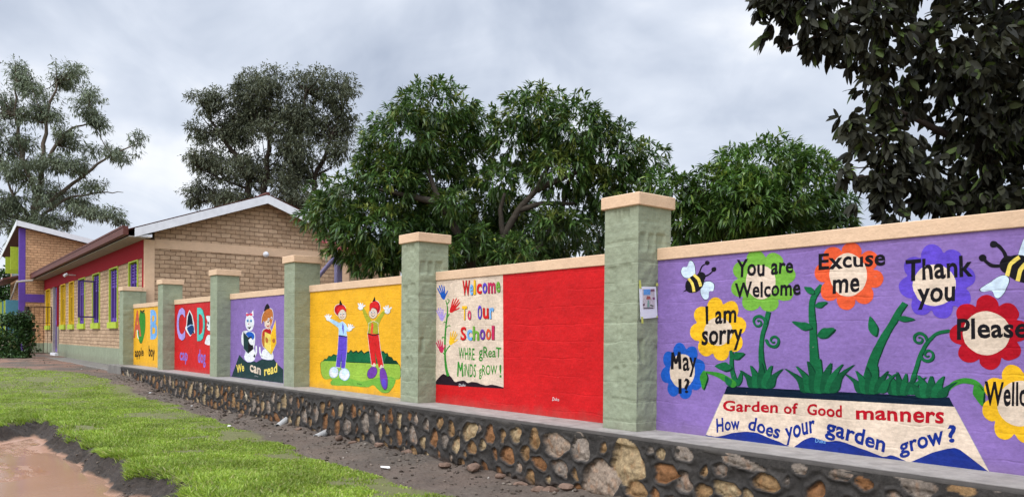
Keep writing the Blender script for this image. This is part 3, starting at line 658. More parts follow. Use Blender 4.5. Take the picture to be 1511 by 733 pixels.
def curl(m, cx, cy, r, sx, sy, k, c='green'):
    pts = [(cx+sx*r*(1-i/20.)*math.cos(i*.52), cy+sy*r*(1-i/20.)*math.sin(i*.52)) for i in range(17)]
    m.stroke([(x+1, y+.8) for x, y in pts], [4.6, 2.2], 'dkgreen', k-.2, n=2); m.stroke(pts, [4.4, 2.0], c, k, n=2)
def stem(m, pts, w, k=0):
    m.stroke([(x+1.6, y+.6) for x, y in pts], w, 'dkgreen', k-.2, round_=False); m.stroke(pts, w, 'green', k, round_=False)
sprout([lambda m: m.tuft(1095, 1151, 570.5, 532, 5, 'green', 'dkgreen', 1.2, 3), lambda m: stem(m, [(1128, 568), (1124, 535), (1123, 508), (1129, 480), (1134, 460)], [12, 8, 6, 5.5, 6]), lambda m: curl(m, 1119.5, 475, 10.5, 1, -1, .4), lambda m: curl(m, 1142, 502, 10.5, -1, 1, .4)], label='green plant with two spiral tendrils')
sprout([lambda m: stem(m, [(1086, 569), (1080, 545), (1079, 516)], [9, 6, 4]), lambda m: m.stroke([(1082, 566), (1068, 557), (1055, 551), (1041, 548.5)], [10, 9, 6, 3], 'leaf', .3), lambda m: m.leaf(1039, 546, 1037, 574, 6, 'leaf', .6, 'dkgreen'),
        lambda m: m.leaf(1080, 541, 1055, 539.5, 7, 'green', .5, 'dkgreen'), lambda m: m.leaf(1080, 527, 1098, 521, 6, 'green', .5, 'dkgreen'), lambda m: m.leaf(1089, 569, 1095, 546, 4, 'green', .5, 'dkgreen'), lambda m: m.leaf(1078, 569, 1070, 555, 5, 'green', .7, 'dkgreen')], label='small green sprout with a drooping leaf')
sprout([lambda m: m.tuft(1166, 1252, 577, 523, 7, 'green', 'dkgreen', 1.2, 4), lambda m: stem(m, [(1205, 574), (1201, 520), (1198, 460), (1200, 438), (1212, 421)], [16, 12, 9, 8, 6]), lambda m: m.leaf(1198, 484, 1169, 475, 6.5, 'green', .5, 'dkgreen'), lambda m: m.leaf(1206, 496, 1232, 484, 7.5, 'green', .5, 'dkgreen'),
        lambda m: m.leaf(1201, 433, 1186, 423, 5, 'green', .5, 'dkgreen'), lambda m: m.leaf(1203, 452, 1220, 445, 5, 'green', .5, 'dkgreen')], label='tall upright green stem under the orange red flower')
sprout([lambda m: m.tuft(1252, 1320, 578.5, 540, 6, 'green', 'dkgreen', 1.2, 5), lambda m: stem(m, [(1279, 576), (1286, 540), (1300, 505), (1318, 474), (1335, 447)], [20, 15, 11, 9, 8]), lambda m: m.leaf(1292, 495, 1284, 467, 7, 'green', .5, 'dkgreen'), lambda m: m.leaf(1321, 470, 1350, 470, 4.5, 'green', .5, 'dkgreen')], label='leaning green stem under the violet blue flower')
sprout([lambda m: m.tuft(1300, 1362, 581, 545, 6, 'green', 'dkgreen', 1.2, 6), lambda m: m.tuft(1340, 1408, 584.5, 550, 5, 'green', 'dkgreen', 1.8, 8), lambda m: stem(m, [(1344, 575), (1352, 543), (1364, 512), (1380, 494), (1401, 487)], [8, 6, 5.5, 5, 4.5]), lambda m: curl(m, 1357, 500, 10.5, 1, -1, .4), lambda m: curl(m, 1369.5, 523, 10.5, -1, 1, .4)], label='green tendrils beside the dark red flower')
sprout([lambda m: m.stroke([(1396, 579), (1408, 566), (1425, 562), (1441, 566), (1453, 578)], [6, 8, 8, 8, 5], 'leaf', .3), lambda m: m.leaf(1440, 566, 1449, 599, 8, 'leaf', .6, 'dkgreen')], label='arching green stalk reaching the large yellow flower')
def bee(lst, label):
    m = Mural(z=3)
    for fn in lst: fn(m)
    m.build('painted_bee', g, label)
bee([lambda m: m.poly([(1025, 409), (1011, 410), (1005.5, 402), (1008, 394.5), (1014, 393), (1018, 384.5), (1023, 387), (1026, 397)], 'pale', 0, True, 'black', 1.06), lambda m: m.poly([(1036, 419), (1046, 415.5), (1054, 420), (1053, 429), (1047, 430), (1046, 439), (1040, 441), (1034, 432)], 'pale', 0, True, 'black', 1.06),
     lambda m: m.ell(1025, 418.5, 15.5, 11.5, 'black', 1, -38), lambda m: m.ell(1035, 408, 6, 6.5, 'black', 1.4), lambda m: m.poly([(1017, 423), (1008, 430), (1013, 429), (1020, 427)], 'black', 1.2), lambda m: m.stroke([(1016, 411), (1022, 420), (1024, 430)], 4.2, 'lyellow', 2, round_=False), lambda m: m.stroke([(1024, 405.5), (1031, 412), (1034, 422)], 4.2, 'lyellow', 2, round_=False),
     lambda m: m.stroke([(1032, 404), (1036, 393), (1043, 388)], [2, 1.6], 'black', 1.6), lambda m: m.ell(1043.7, 387.6, 3.4, 3.2, 'black', 1.8), lambda m: m.stroke([(1038, 409), (1047, 404), (1053, 398)], [2, 1.6], 'black', 1.6), lambda m: m.ell(1053.6, 396.6, 3.6, 3.3, 'black', 1.8)], 'small bee beside the green flower')
bee([lambda m: m.poly([(1481, 405), (1462, 415), (1448, 425), (1451, 430), (1464, 429), (1468, 437), (1474, 438), (1482, 430), (1489, 413)], 'pale', 0, True, 'black', 1.05), lambda m: m.poly([(1503, 380), (1509, 355), (1520, 345), (1527, 360), (1515, 380)], 'pale', 0, True, 'black', 1.05),
     lambda m: m.ell(1510, 397, 31, 19, 'black', 1, 18), lambda m: m.ell(1488, 390, 13, 13, 'black', 1.3), lambda m: m.stroke([(1505, 380), (1492, 390), (1486, 406)], 6, 'lyellow', 2, round_=False), lambda m: m.stroke([(1518, 386), (1506, 398), (1501, 414)], 6, 'lyellow', 2, round_=False), lambda m: m.stroke([(1528, 394), (1520, 404), (1515, 416)], 5, 'lyellow', 2, round_=False),
     lambda m: m.stroke([(1486, 382), (1481, 370), (1473, 362), (1466, 360)], [5.5, 5], 'black', 1.6), lambda m: m.ell(1467, 360, 6, 4.6, 'black', 1.8), lambda m: m.stroke([(1478, 391), (1464, 391), (1455, 386), (1451, 380)], [5.5, 5], 'black', 1.6), lambda m: m.ell(1450, 380, 5.6, 5.6, 'black', 1.8)], 'large bee above the dark red flower')

g = PANELS[2]      # ---- welcome panel
fr = (640, 390, 3.667)
m = Mural(*fr, z=1); m.poly([(6, 84), (375, 55), (378, 668), (8, 645)], 'cream', 0); m.poly([(8, 648), (12, 630)]+spline([(20, 618), (50, 592), (66, 597), (80, 595), (96, 612), (115, 634), (140, 628), (165, 628), (185, 640), (205, 634), (240, 641), (280, 652), (320, 650), (378, 664)], False, 3)+[(378, 670), (200, 660)], 'soil', .5)
m.build('painted_cream_board', g, 'cream square with dark soil along its foot')
m = Mural(*fr, z=2); m.stroke([(78, 598), (66, 545), (62, 480), (62, 400), (70, 300), (76, 240), (66, 195)], [16, 13, 10, 9, 8, 7, 5], 'leaf', 0); m.stroke([(63, 480), (75, 455), (88, 440)], 6, 'leaf', .4); m.stroke([(62, 490), (52, 478)], 5, 'leaf', .4, False); m.stroke([(70, 320), (60, 312), (55, 315)], 5, 'leaf', .4); m.stroke([(72, 290), (84, 268)], 6, 'leaf', .4, False)
m.stroke([(66, 400), (50, 392), (46, 400)], 5, 'leaf', .4); m.stroke([(68, 345), (82, 332), (90, 336)], 5, 'leaf', .4); m.stroke([(74, 215), (84, 196), (76, 190)], 5, 'leaf', .4)
m.build('painted_stalk', g, 'thin green stalk holding the painted hands')
def hand(cx, cy, s, tilt, c, label):
    m = Mural(*fr, z=3); ca, sa = math.cos(math.radians(tilt)), math.sin(math.radians(tilt))
    R = lambda x, y: (cx+(x*ca-y*sa)*s, cy+(x*sa+y*ca)*s)
    m.poly([R(*p) for p in [(-13, -6), (-6, -14), (8, -14), (15, -6), (12, 14), (4, 26), (-5, 26), (-12, 12)]], c, 0, True)
    for x0, x1, y1 in ((-11, -20, -44), (-4, -7, -54), (4, 6, -54), (11, 18, -44)): m.stroke([R(x0, -8), R((x0+x1)/2*1.05, (y1-8)/2), R(x1, y1)], [8*s, 6*s], c, .3+.25*(x0+11)/7)
    m.stroke([R(12, 8), R(22, -4), R(30, -16)], [8*s, 6*s], c, 1.6); m.build('painted_hand', g, label)
hand(50, 165, .95, -14, 'blue', 'blue painted hand'); hand(104, 236, 1.0, 28, 'red', 'red painted hand'); hand(42, 283, .88, -12, 'lav', 'lavender painted hand'); hand(98, 412, .92, 18, 'yellow', 'yellow painted hand'); hand(40, 455, .85, -14, 'magenta', 'crimson painted hand')
def row(chars, y0l, y1l, y0r, y1r, x0, x1):
    out = []
    for ch, a, b, c, *up in chars:
        f0, f1 = (a-x0)/(x1-x0), (b-x0)/(x1-x0); tl = y0l+(y0r-y0l)*f0; tr = y0l+(y0r-y0l)*f1; bl = y1l+(y1r-y1l)*f0; br = y1l+(y1r-y1l)*f1
        u = up[0] if up else 0; out.append((ch, [(a, bl), (b, br), (b, tr+u), (a, tl+u)], c))
    return out
L1 = row([('W', 155, 196, 'red'), ('e', 196, 214, 'sky', 22), ('l', 217, 228, 'yellow'), ('c', 232, 260, 'red', 18), ('o', 264, 290, 'violet', 14), ('m', 294, 334, 'magenta', 12), ('e', 338, 360, 'lgreen', 8)], 86, 170, 84, 152, 155, 360)
L2 = row([('T', 153, 181, 'yellow'), ('o', 183, 203, 'pink', 22), ('O', 237, 261, 'violet'), ('u', 266, 297, 'red', 14), ('r', 302, 326, 'sky', 12)], 225, 302, 220, 294, 153, 326)
L3 = row([('S', 145, 176, 'red'), ('c', 180, 208, 'sky', 16), ('h', 212, 246, 'lgreen'), ('o', 250, 278, 'purple', 16), ('o', 282, 310, 'orange', 16), ('l', 314, 329, 'magenta')], 338, 411, 330, 408, 145, 329)
text(g, [(c_, [(x+2.5, y+2.5) for x, y in q], 'black') for c_, q, _ in L1+L2+L3], 3, .055, fr, name='lettering_shadow')
text(g, L1+L2+L3, 4, .05, fr, label='multicoloured words Welcome To Our School')
text(g, [('WHRE', [(135, 512), (222, 518), (222, 452), (135, 448)], 'leaf'), ('gReaT', [(245, 522), (363, 522), (366, 448), (245, 442)], 'leaf'), ('iNDS', [(163, 604), (228, 612), (230, 540), (165, 532)], 'leaf'), ('gROW', [(245, 620), (345, 608), (345, 542), (245, 545)], 'leaf'), ('!', [(356, 610), (367, 610), (369, 540), (357, 540)], 'leaf')], 4, .012, fr, label='green words about great minds')
text(g, [('Duke', [(137, 658), (172, 660), (174, 646), (138, 643)], 'white')], 4, 0, fr, name='signature')
text(g, [('Duke', [(815, 590.5), (825, 591.3), (825.5, 586.5), (815.5, 585.5)], 'white')], 4, 0, name='signature')

mm = Mural(*fr, z=4)
for a_, b_ in (((131, 602), (134, 530)), ((134, 530), (145, 575)), ((145, 575), (155, 532)), ((155, 532), (157, 604))): mm.stroke([a_, b_], 7.5, 'leaf', .1*len(mm.f)/8, False)
mm.build('lettering', g)
g = PANELS[3]      # ---- cartoon children on the lawn
fr = (460, 410, 4.07)
m = Mural(*fr, z=1)
lawn = spline([(56, 545), (58, 505), (100, 492), (215, 478), (330, 480), (430, 490), (516, 512), (533, 560), (527, 605), (503, 612), (490, 650), (462, 684), (425, 688), (392, 664), (372, 642), (330, 655), (230, 646), (124, 642), (122, 607), (78, 605), (60, 578)])
m.poly(lawn, 'lime', 0, line='black', lw=1.008)
m.poly(spline([(124, 642), (123, 610), (200, 596), (300, 620), (390, 600), (470, 590), (503, 612), (490, 650), (462, 684), (425, 688), (392, 664), (372, 642), (330, 655), (230, 646)]), 'lgreen', .4)
bush = [(68, 497), (80, 483), (92, 486), (104, 466), (118, 470), (132, 455), (148, 462), (165, 452), (205, 440), (222, 446), (236, 430), (250, 446), (268, 432), (280, 444), (298, 430), (314, 450), (335, 440), (430, 438), (440, 452), (455, 450), (462, 470), (480, 474), (490, 492), (506, 496), (522, 518), (440, 512), (330, 510), (215, 506), (140, 492)]
m.poly(bush, 'dkgreen', .6, line='black', lw=1.01); m.poly([(x, 400+(y-400)*.82+16) for x, y in bush[:20]]+[(430, 508), (220, 502)], 'green', .8)
m.build('painted_lawn', g, 'green lawn with a dark hedge')
def kid(parts, label):
    m = Mural(*fr, z=3)
    for fn in parts: fn(m)
    m.build('painted_figure', g, label)
def glove(m, x, y, r, a, k):
    m.ell(x, y, r, r*.85, 'white', k, a, 'black', lw=1.1)
    for i_, d in enumerate((-38, -12, 14, 50)):
        t = math.radians(a+d-90); m.stroke([(x, y), (x+math.cos(t)*r*1.9, y+math.sin(t)*r*1.9)], [r*.75, r*.5], 'white', k+.2+.25*i_, False)
def face(m, x, y, s, k):
    m.ell(x, y, 25*s, 31*s, 'cream', k, 0, 'black', lw=1.06)
    for dx in (-9, 9): m.ell(x+dx*s, y-6*s, 5*s, 8*s, 'white', k+.3, line='black', lw=1.15); m.ell(x+dx*s, y-4*s, 2.6*s, 4*s, 'black', k+.6, n=10)
    m.stroke([(x-11*s, y+12*s), (x, y+19*s), (x+11*s, y+12*s)], 3*s, 'black', k+.5); m.ell(x, y+4*s, 3*s, 3*s, 'pink', k+.5, n=10)
kid([lambda m: m.ell(171, 192, 34, 36, 'dkred', 0, line='white', lw=1.07), lambda m: m.poly([(165, 163), (170, 130), (186, 160)], 'black', .5), lambda m: face(m, 184, 220, .95, 1), lambda m: m.poly([(152, 200), (160, 176), (185, 170), (206, 184), (208, 204), (196, 192), (176, 192), (160, 212)], 'red', 2.6, True),
     lambda m: m.stroke([(172, 290), (145, 272), (114, 252)], [30, 24, 18], 'lblue', 1.2), lambda m: glove(m, 101, 245, 14, -10, 1.6), lambda m: m.stroke([(196, 285), (212, 308), (226, 312)], [26, 20, 16], 'lblue', 1.2), lambda m: glove(m, 230, 304, 14, 20, 1.6),
     lambda m: m.poly([(163, 272), (185, 262), (203, 275), (211, 346), (164, 346)], 'lblue', 2.0, line='white', lw=1.05), lambda m: m.poly([(186, 270), (194, 290), (192, 340), (182, 300)], 'violet', 2.4), lambda m: m.poly([(163, 342), (213, 350), (212, 440), (200, 540), (177, 540), (182, 440), (172, 535), (146, 532), (158, 430)], 'violet', 2.2, line='white', lw=1.05), lambda m: m.stroke([(165, 346), (212, 353)], 6, 'black', 2.6, False),
     lambda m: m.ell(133, 566, 26, 31, 'white', 2.6, 10, 'sky', lw=1.08), lambda m: m.ell(197, 578, 30, 35, 'white', 2.8, -5, 'sky', lw=1.08), lambda m: m.ell(138, 555, 16, 18, 'pale', 3.2), lambda m: m.ell(200, 566, 18, 20, 'pale', 3.3)], 'cartoon child with red hair and blue trousers')
kid([lambda m: m.ell(381, 178, 31, 40, 'dkred', 0, line='white', lw=1.07), lambda m: m.poly([(363, 146), (378, 110), (386, 144)], 'black', .5), lambda m: face(m, 369, 212, 1.0, 1), lambda m: m.poly([(350, 200), (350, 156), (378, 140), (400, 156), (398, 190), (388, 178), (366, 178)], 'red', 2.6, True),
     lambda m: m.stroke([(356, 280), (332, 235), (310, 190)], [34, 24, 16], 'olive', 1.2), lambda m: glove(m, 294, 180, 15, 10, 1.6), lambda m: m.stroke([(385, 280), (408, 240), (434, 204)], [34, 26, 18], 'olive', 1.2), lambda m: glove(m, 455, 200, 17, -5, 1.6),
     lambda m: m.poly([(344, 270), (370, 258), (398, 270), (402, 340), (338, 340)], 'olive', 2.0, line='white', lw=1.05), lambda m: m.poly([(361, 262), (372, 280), (366, 335), (352, 330), (358, 285)], 'orange', 2.4), lambda m: m.poly([(337, 332), (402, 336), (412, 420), (433, 528), (404, 536), (380, 440), (388, 520), (361, 522), (346, 420)], 'red', 2.2, line='white', lw=1.05), lambda m: m.stroke([(338, 334), (372, 342), (402, 337)], 6, 'black', 2.6),
     lambda m: m.stroke([(376, 518), (374, 536)], 16, 'cream', 2.5, False), lambda m: m.stroke([(419, 528), (422, 545)], 16, 'cream', 2.5, False), lambda m: m.ell(364, 567, 26, 38, 'purple', 2.8, 28, 'black', lw=1.06), lambda m: m.ell(433, 602, 22, 66, 'purple', 2.8, -8, 'black', lw=1.05), lambda m: m.ell(436, 630, 14, 28, 'violet', 3.2, -8)], 'cartoon child with arms up in red trousers')
text(g, [('Duke', [(272, 640), (300, 643), (301, 632), (273, 629)], 'dkgreen')], 3, 0, fr, name='signature')

g = PANELS[4]      # ---- reading animals
fr = (335, 430, 5.233)
m = Mural(*fr, z=1); m.poly([(35, 655), (95, 488), (128, 522), (160, 546), (190, 530), (228, 545), (268, 520), (310, 524), (360, 518), (392, 560), (434, 600), (434, 706)], 'slate', 0); m.build('painted_hill', g, 'dark hill under the reading animals')
text(g, [('We', [(76, 628), (133, 612), (130, 550), (72, 566)], 'lyellow'), ('can', [(176, 614), (260, 645), (261, 592), (178, 560)], 'cream'), ('read', [(288, 652), (388, 622), (388, 548), (286, 580)], 'lyellow')], 3, .035, fr)
text(g, [('Duke', [(214, 655), (240, 660), (241, 648), (215, 643)], 'grey')], 3, 0, fr, name='signature')
m = Mural(*fr, z=2)
m.stroke([(205, 510), (225, 470), (226, 420)], [16, 10], 'white', .6); m.poly([(140, 480), (160, 440), (200, 430), (216, 470), (212, 525), (165, 542), (136, 515)], 'white', .6, True, 'lav', 1.05); m.poly([(122, 310), (112, 392), (150, 440), (205, 440), (216, 330), (175, 305)], 'white', .2, True)
m.ell(176, 345, 36, 36, 'blue', 1.0, line='white'); m.ell(176, 240, 34, 62, 'white', 1.5, line='lav', lw=1.05)
m.poly([(148, 196), (150, 158), (170, 180)], 'white', 1.4); m.poly([(182, 180), (202, 140), (206, 190)], 'white', 1.4)
for dx in (-14, 12): m.ell(174+dx, 225, 8, 12, 'sky', 2.2, n=14); m.ell(174+dx, 227, 3.5, 6, 'black', 2.5, n=10)
m.ell(168, 250, 5, 4, 'pink', 2.3, n=10); m.poly([(158, 268), (172, 276), (186, 266), (174, 292)], 'black', 2.3, True)
m.ell(158, 180, 12, 10, 'pink', 2.3); m.ell(186, 176, 12, 10, 'pink', 2.3); m.ell(172, 178, 5, 5, 'dkred', 2.6, n=10)
m.poly([(126, 308), (164, 352), (163, 478), (130, 440)], 'slate', 2.2, line='white', lw=1.04); m.poly([(164, 352), (190, 345), (205, 440), (163, 478)], 'black', 2.2); m.poly([(168, 372), (190, 362), (212, 400), (196, 412), (175, 400)], 'white', 2.6, True)
m.build('painted_animal', g, 'white cat with a blue shirt reading a dark book')
m = Mural(*fr, z=2)
m.stroke([(272, 505), (256, 470), (254, 430)], [14, 9], 'white', .6); m.poly([(268, 500), (280, 450), (320, 440), (352, 470), (354, 522), (290, 522)], 'white', .6, True, 'lav', 1.04); m.poly([(272, 310), (300, 288), (340, 296), (345, 430), (285, 430), (270, 380)], 'fox', .8, True, 'white', 1.05); m.poly([(278, 318), (300, 288), (336, 300), (338, 350), (290, 350)], 'dkred', 1.2, True)
m.poly([(268, 245), (276, 180), (300, 140), (330, 130), (352, 150), (356, 200), (345, 250), (322, 284), (300, 268), (285, 225)], 'fox', 1.6, True, 'white', 1.06); m.poly([(286, 150), (300, 104), (318, 96), (330, 128), (306, 140)], 'black', 1.9, True)
m.ell(312, 252, 22, 30, 'cream', 2.2); m.ell(322, 214, 7, 10, 'white', 2.4, n=12); m.ell(344, 205, 6, 9, 'white', 2.4, n=12); m.ell(323, 216, 3, 5, 'black', 2.7, n=8); m.ell(344, 207, 3, 5, 'black', 2.7, n=8); m.ell(318, 234, 7, 5, 'black', 2.7, n=10); m.poly([(302, 256), (316, 264), (330, 250), (318, 274)], 'dkred', 2.6, True)
m.poly([(292, 310), (338, 332), (342, 486), (290, 430)], 'lyellow', 2.3, line='black', lw=1.03); m.poly([(338, 332), (376, 222), (382, 398), (342, 486)], 'yellow', 2.3, line='white', lw=1.04); m.poly([(300, 350), (320, 372), (312, 396), (298, 382)], 'fox', 2.7, True); m.ell(362, 378, 12, 16, 'fox', 2.7)
m.build('painted_animal', g, 'brown fox with a black cap reading a yellow book')

g = PANELS[5]      # ---- C and D
fr = (185, 430, 5.638)
text(g, [('C', [(432, 412), (500, 408), (500, 136), (432, 134)], 'slate'), ('D', [(601, 412), (665, 410), (665, 136), (601, 134)], 'slate')], 2, .07, fr, name='lettering_shadow')
text(g, [('C', [(428, 408), (497, 404), (497, 136), (428, 134)], 'lav'), ('D', [(597, 410), (661, 408), (661, 136), (597, 134)], 'teal'), ('cap', [(454, 600), (518, 605), (518, 508), (454, 502)], 'lilac'), ('dog', [(604, 625), (668, 632), (668, 490), (604, 480)], 'lilac')], 3, .05, fr)
m = Mural(*fr, z=2); m.poly([(534, 150), (556, 190), (572, 262), (580, 345), (556, 350), (540, 374), (514, 340), (497, 306), (508, 275), (512, 205)], 'white', 0); m.poly([(534, 164), (552, 200), (564, 272), (512, 288), (520, 210)], 'navy', .5); m.poly([(516, 298), (560, 280), (572, 322), (545, 360), (524, 335)], 'bluecap', .5, True); m.stroke([(514, 292), (540, 276), (562, 278)], 5, 'sky', .9); m.ell(566, 338, 8, 8, 'black', .9)
m.build('painted_cap', g, 'dark blue cap with a white outline')
m = Mural(*fr, z=2); m.poly([(672, 208), (688, 200), (720, 215), (728, 290), (704, 325), (682, 312), (678, 270), (684, 250)], 'white', 0, True, 'black', 1.05); m.poly([(664, 435), (676, 380), (692, 360), (735, 380), (735, 440)], 'white', 0, True); m.ell(690, 262, 5, 10, 'black', .6); m.ell(683, 292, 6, 7, 'black', .6); m.build('painted_dog', g, 'white dog half hidden by the pillar')
g = PANELS[6]      # ---- A and B
text(g, [('A', [(68, 386), (132, 372), (132, 152), (68, 158)], 'tanred'), ('B', [(208, 398), (266, 398), (266, 150), (208, 152)], 'sky'), ('apple', [(80, 566), (152, 556), (152, 462), (80, 470)], 'black'), ('boy', [(195, 566), (245, 576), (245, 458), (195, 446)], 'black')], 4, .05, fr)
m = Mural(*fr, z=2); m.poly([(118, 200), (126, 172), (142, 180), (158, 176), (166, 230), (162, 330), (142, 412), (128, 425), (114, 400), (104, 330)], 'leaf', 0, True, 'dkgreen', 1.04); m.poly([(96, 300), (100, 375), (118, 395), (108, 330)], 'white', -.3, True); m.stroke([(140, 180), (146, 160)], 6, 'dkgreen', .6, False); m.leaf(140, 172, 120, 152, 8, 'dkgreen', .7); m.leaf(146, 168, 160, 150, 7, 'dkgreen', .7)
m.build('painted_apple', g, 'green apple')

# paper notice taped to the near pillar
X1 = PX[1]+.012
def NP(px, py, k=0): p = on_x(px, py, X1); return Vector((X1+.001*k, p.y, p.z))
def sheet(name, pts, c, k, parent, th=.0006): return MB().prism([NP(x, y, k) for x, y in pts], (th, 0, 0)).build(name, c, parent)
nb_ = on_x(957, 470, X1)
notice = empty('paper_notice', nb_, 'white paper notice with a small printed picture taped to the nearest pillar', 'notice')
sheet('paper', [(945, 470.5), (970, 468), (967.5, 423), (943, 422.5)], simple('notice_paper', (.70, .70, .76), .7, .05), 0, notice, .003)
Q = lambda x, y: (930+x/10.48, 410+y/10.48)
sheet('printed_picture', [Q(x, y) for x, y in [(190, 480), (375, 475), (368, 168), (185, 172)]], simple('print_pale', (.52, .46, .48), .6, .3, 60.0), 4, notice)
for nm, pts, c in (('print_patch', [(200, 262), (305, 258), (303, 172), (200, 176)], (.12, .30, .62)), ('print_patch', [(308, 210), (372, 205), (368, 170), (308, 172)], (.20, .10, .14)), ('print_patch', [(240, 330), (310, 326), (300, 282), (255, 280)], (.34, .10, .09)), ('print_patch', [(200, 474), (350, 470), (350, 458), (202, 462)], (.02, .02, .03)),
                   ('print_patch', [(255, 450), (290, 450), (285, 345), (262, 345)], (.20, .35, .30)), ('print_patch', [(190, 430), (220, 420), (215, 395), (190, 400)], (.12, .05, .08)), ('print_patch', [(300, 430), (355, 440), (350, 425), (305, 410)], (.05, .08, .05)), ('print_patch', [(340, 335), (376, 330), (372, 295), (342, 298)], (.22, .08, .18))):
    sheet(nm, [Q(x, y) for x, y in pts], simple('print_%d_%d' % (int(c[0]*100), int(c[2]*100)), c, .6, .3, 80.0), 6, notice)
TAPE = simple('yellow_tape', (.50, .52, .12), .4, .1)
for pts in ([(130, 160), (168, 165), (150, 30), (128, 40)], [(385, 120), (425, 125), (418, 75), (392, 80)], [(160, 600), (190, 600), (195, 700), (165, 700)], [(395, 610), (420, 612), (412, 585), (398, 585)]): sheet('tape', [Q(x, y) for x, y in pts], TAPE, 8, notice)

# ------------------------------------------------------------------ school building (its own axes: t along the side, n to the back)
BC = Vector((-28.60, 7.115, 0)); BY = math.radians(2); AX = Vector((-math.cos(BY), math.sin(BY), 0)); NX = Vector((math.sin(BY), math.cos(BY), 0))
def B(t, n, z): return BC+AX*t+NX*n+Vector((0, 0, z))
school = empty('school_building', B(13, 3.8, .3), 'single storey brick school with a brown gable roof, red band and purple and yellow windows', 'school')
LW, DW = 26.3, 7.6; Z0, ZS, ZH, ZE = .40, 2.08, 4.2, 4.80
WIN = [(1.0, 2.5, 'p'), (4.45, 6.1, 'p'), (8.2, 9.9, 'p'), (11.9, 13.6, 'p'), (15.1, 16.6, 'y'), (17.9, 19.5, 'y'), (23.8, 25.6, 'y')]; DOOR = (20.25, 22.0)
w_ = MB(B)
segs = sorted(WIN+[(DOOR[0], DOOR[1], 'd')])
x = 0.0
for a, b_, k in segs:
    w_.box(x, a, 0, .3, ZS, ZH)
    x = b_
w_.box(x, LW, 0, .3, ZS, ZH)
w_.box(0, DOOR[0], 0, .3, 1.07, ZS); w_.box(DOOR[1], LW, 0, .3, 1.07, ZS)
w_.box(0, LW, DW-.3, DW, Z0, ZE)
w_.build('side_wall', BRICK, school)
gw = MB(); zt = lambda n: 6.52-abs(n-4.0)*.365
gw.prism([B(0, .301, Z0), B(0, DW-.301, Z0), B(0, DW-.301, zt(DW-.3)-.02), B(0, 4.0, zt(4.0)), B(0, .301, zt(.3)-.02)], AX*.3, 0, [(0.3, Z0), (DW-.3, Z0), (DW-.3, zt(DW-.3)), (4.0, zt(4.0)), (.3, zt(.3))])
gw.build('gable_wall', BRICK, school)
MB(B).box(-.02, .10, -.02, .30, Z0, ZE-.002).build('corner_pilaster', PEACH, school); MB(B).box(-.02, .10, DW-.24, DW+.02, Z0, ZE-.3).build('corner_pilaster', PEACH, school)
MB(B).box(-.024, .02, .305, DW-.245, 4.52, 4.83).build('ring_beam', PEACH, school)
MB(B).box(.102, LW, -.03, .298, ZH+.001, ZE).box(.102, .30, -.032, -.003, ZS+.3, ZH).build('red_band', CRIMSON, school)
MB(B).box(.102, DOOR[0]-.1, -.04, .29, Z0, 1.069).box(DOOR[1]+.1, LW, -.04, .29, Z0, 1.069).build('green_plinth', GREEN, school)
for a, b_, k in WIN:
    fr_ = MB(B); fr_.prism([B(u, -.035, z) for u, z in ((a-.02, ZS), (a+.08, ZS), (a+.08, ZH-.05), (b_-.08, ZH-.05), (b_-.08, ZS), (b_+.02, ZS), (b_+.02, ZH-.004), (a-.02, ZH-.004))], NX*.25)
    wnd = fr_.build('window', LIME if k == 'p' else YELLOW, school); wnd['label'] = ('purple' if k == 'p' else 'yellow')+' shuttered window'
    MB(B).box(a-.06, b_+.06, -.09, .21, ZS-.24, ZS-.003).build('sill', LIME, wnd)
    MB(B).box(a+.081, b_-.081, .16, .18, ZS, ZH-.052).build('pane', GLASS, wnd)
    sh = MB(B); mid = (a+b_)/2; c1, c2 = (PURPLE_D, PURPLE) if k == 'p' else (YELLOW_D, YELLOW)
    for u0, u1 in ((a+.17, a+.27), (mid-.05, mid+.05), (b_-.27, b_-.17)): sh.box(u0, u1, .02, .14, ZS+.01, ZH-.10)
    sh.box(a+.27, mid-.05, .05, .12, ZS+.02, ZS+.16).box(mid+.05, b_-.27, .05, .12, ZS+.02, ZS+.16).box(a+.27, b_-.27, .05, .12, 3.42, 3.52)
    for z in np.arange(3.56, 4.04, .11): sh.box(a+.28, mid-.051, .05, .09, z, z+.06); sh.box(mid+.051, b_-.28, .05, .09, z, z+.06)
    sh.build('shutter', c1 if k == 'y' else c2, wnd)
# open casement leaf swung out over the wall
ht = 8.9; cs = MB(B)
cs.box(ht-.04, ht+.06, -.72, -.65, 2.30, 3.86).box(ht-.04, ht+.06, -.14, -.06, 2.28, 3.86).box(ht-.03, ht+.05, -.65, -.14, 3.80, 3.86).box(ht-.03, ht+.05, -.65, -.14, 2.30, 2.36)
cs.build('open_window_leaf', PURPLE_D, school)['label'] = 'empty purple window frame swung open'
dr = MB(B).box(DOOR[0]+.12, DOOR[1]-.06, .05, .12, .62, 4.15).build('door', PURPLE, school)
MB(B).box(DOOR[0]+.3, DOOR[1]-.3, .03, .05, 2.35, 3.9).box(DOOR[0]+.3, DOOR[1]-.3, .03, .05, .8, 2.1).build('door_panel', PURPLE_D, dr)
MB(B).box(DOOR[0]-.0, DOOR[0]+.12, -.09, .2, 2.0, ZH-.003).build('door_jamb', CRIMSON, dr)
MB(B).box(DOOR[0]-.1, DOOR[0]+.12, -.08, .19, .56, 1.999).box(DOOR[1]-.06, DOOR[1]+.1, -.08, .19, .56, ZH-.003).build('door_surround', SOFFIT, dr)
MB(B).box(DOOR[0]-.1, DOOR[1]+.1, -.2, .19, .42, .56).build('door_step', WHITE, dr)
MB(B).box(DOOR[0]+.2, DOOR[0]+.3, -.01, .05, 2.0, 2.25).build('door_handle', IRON, dr)
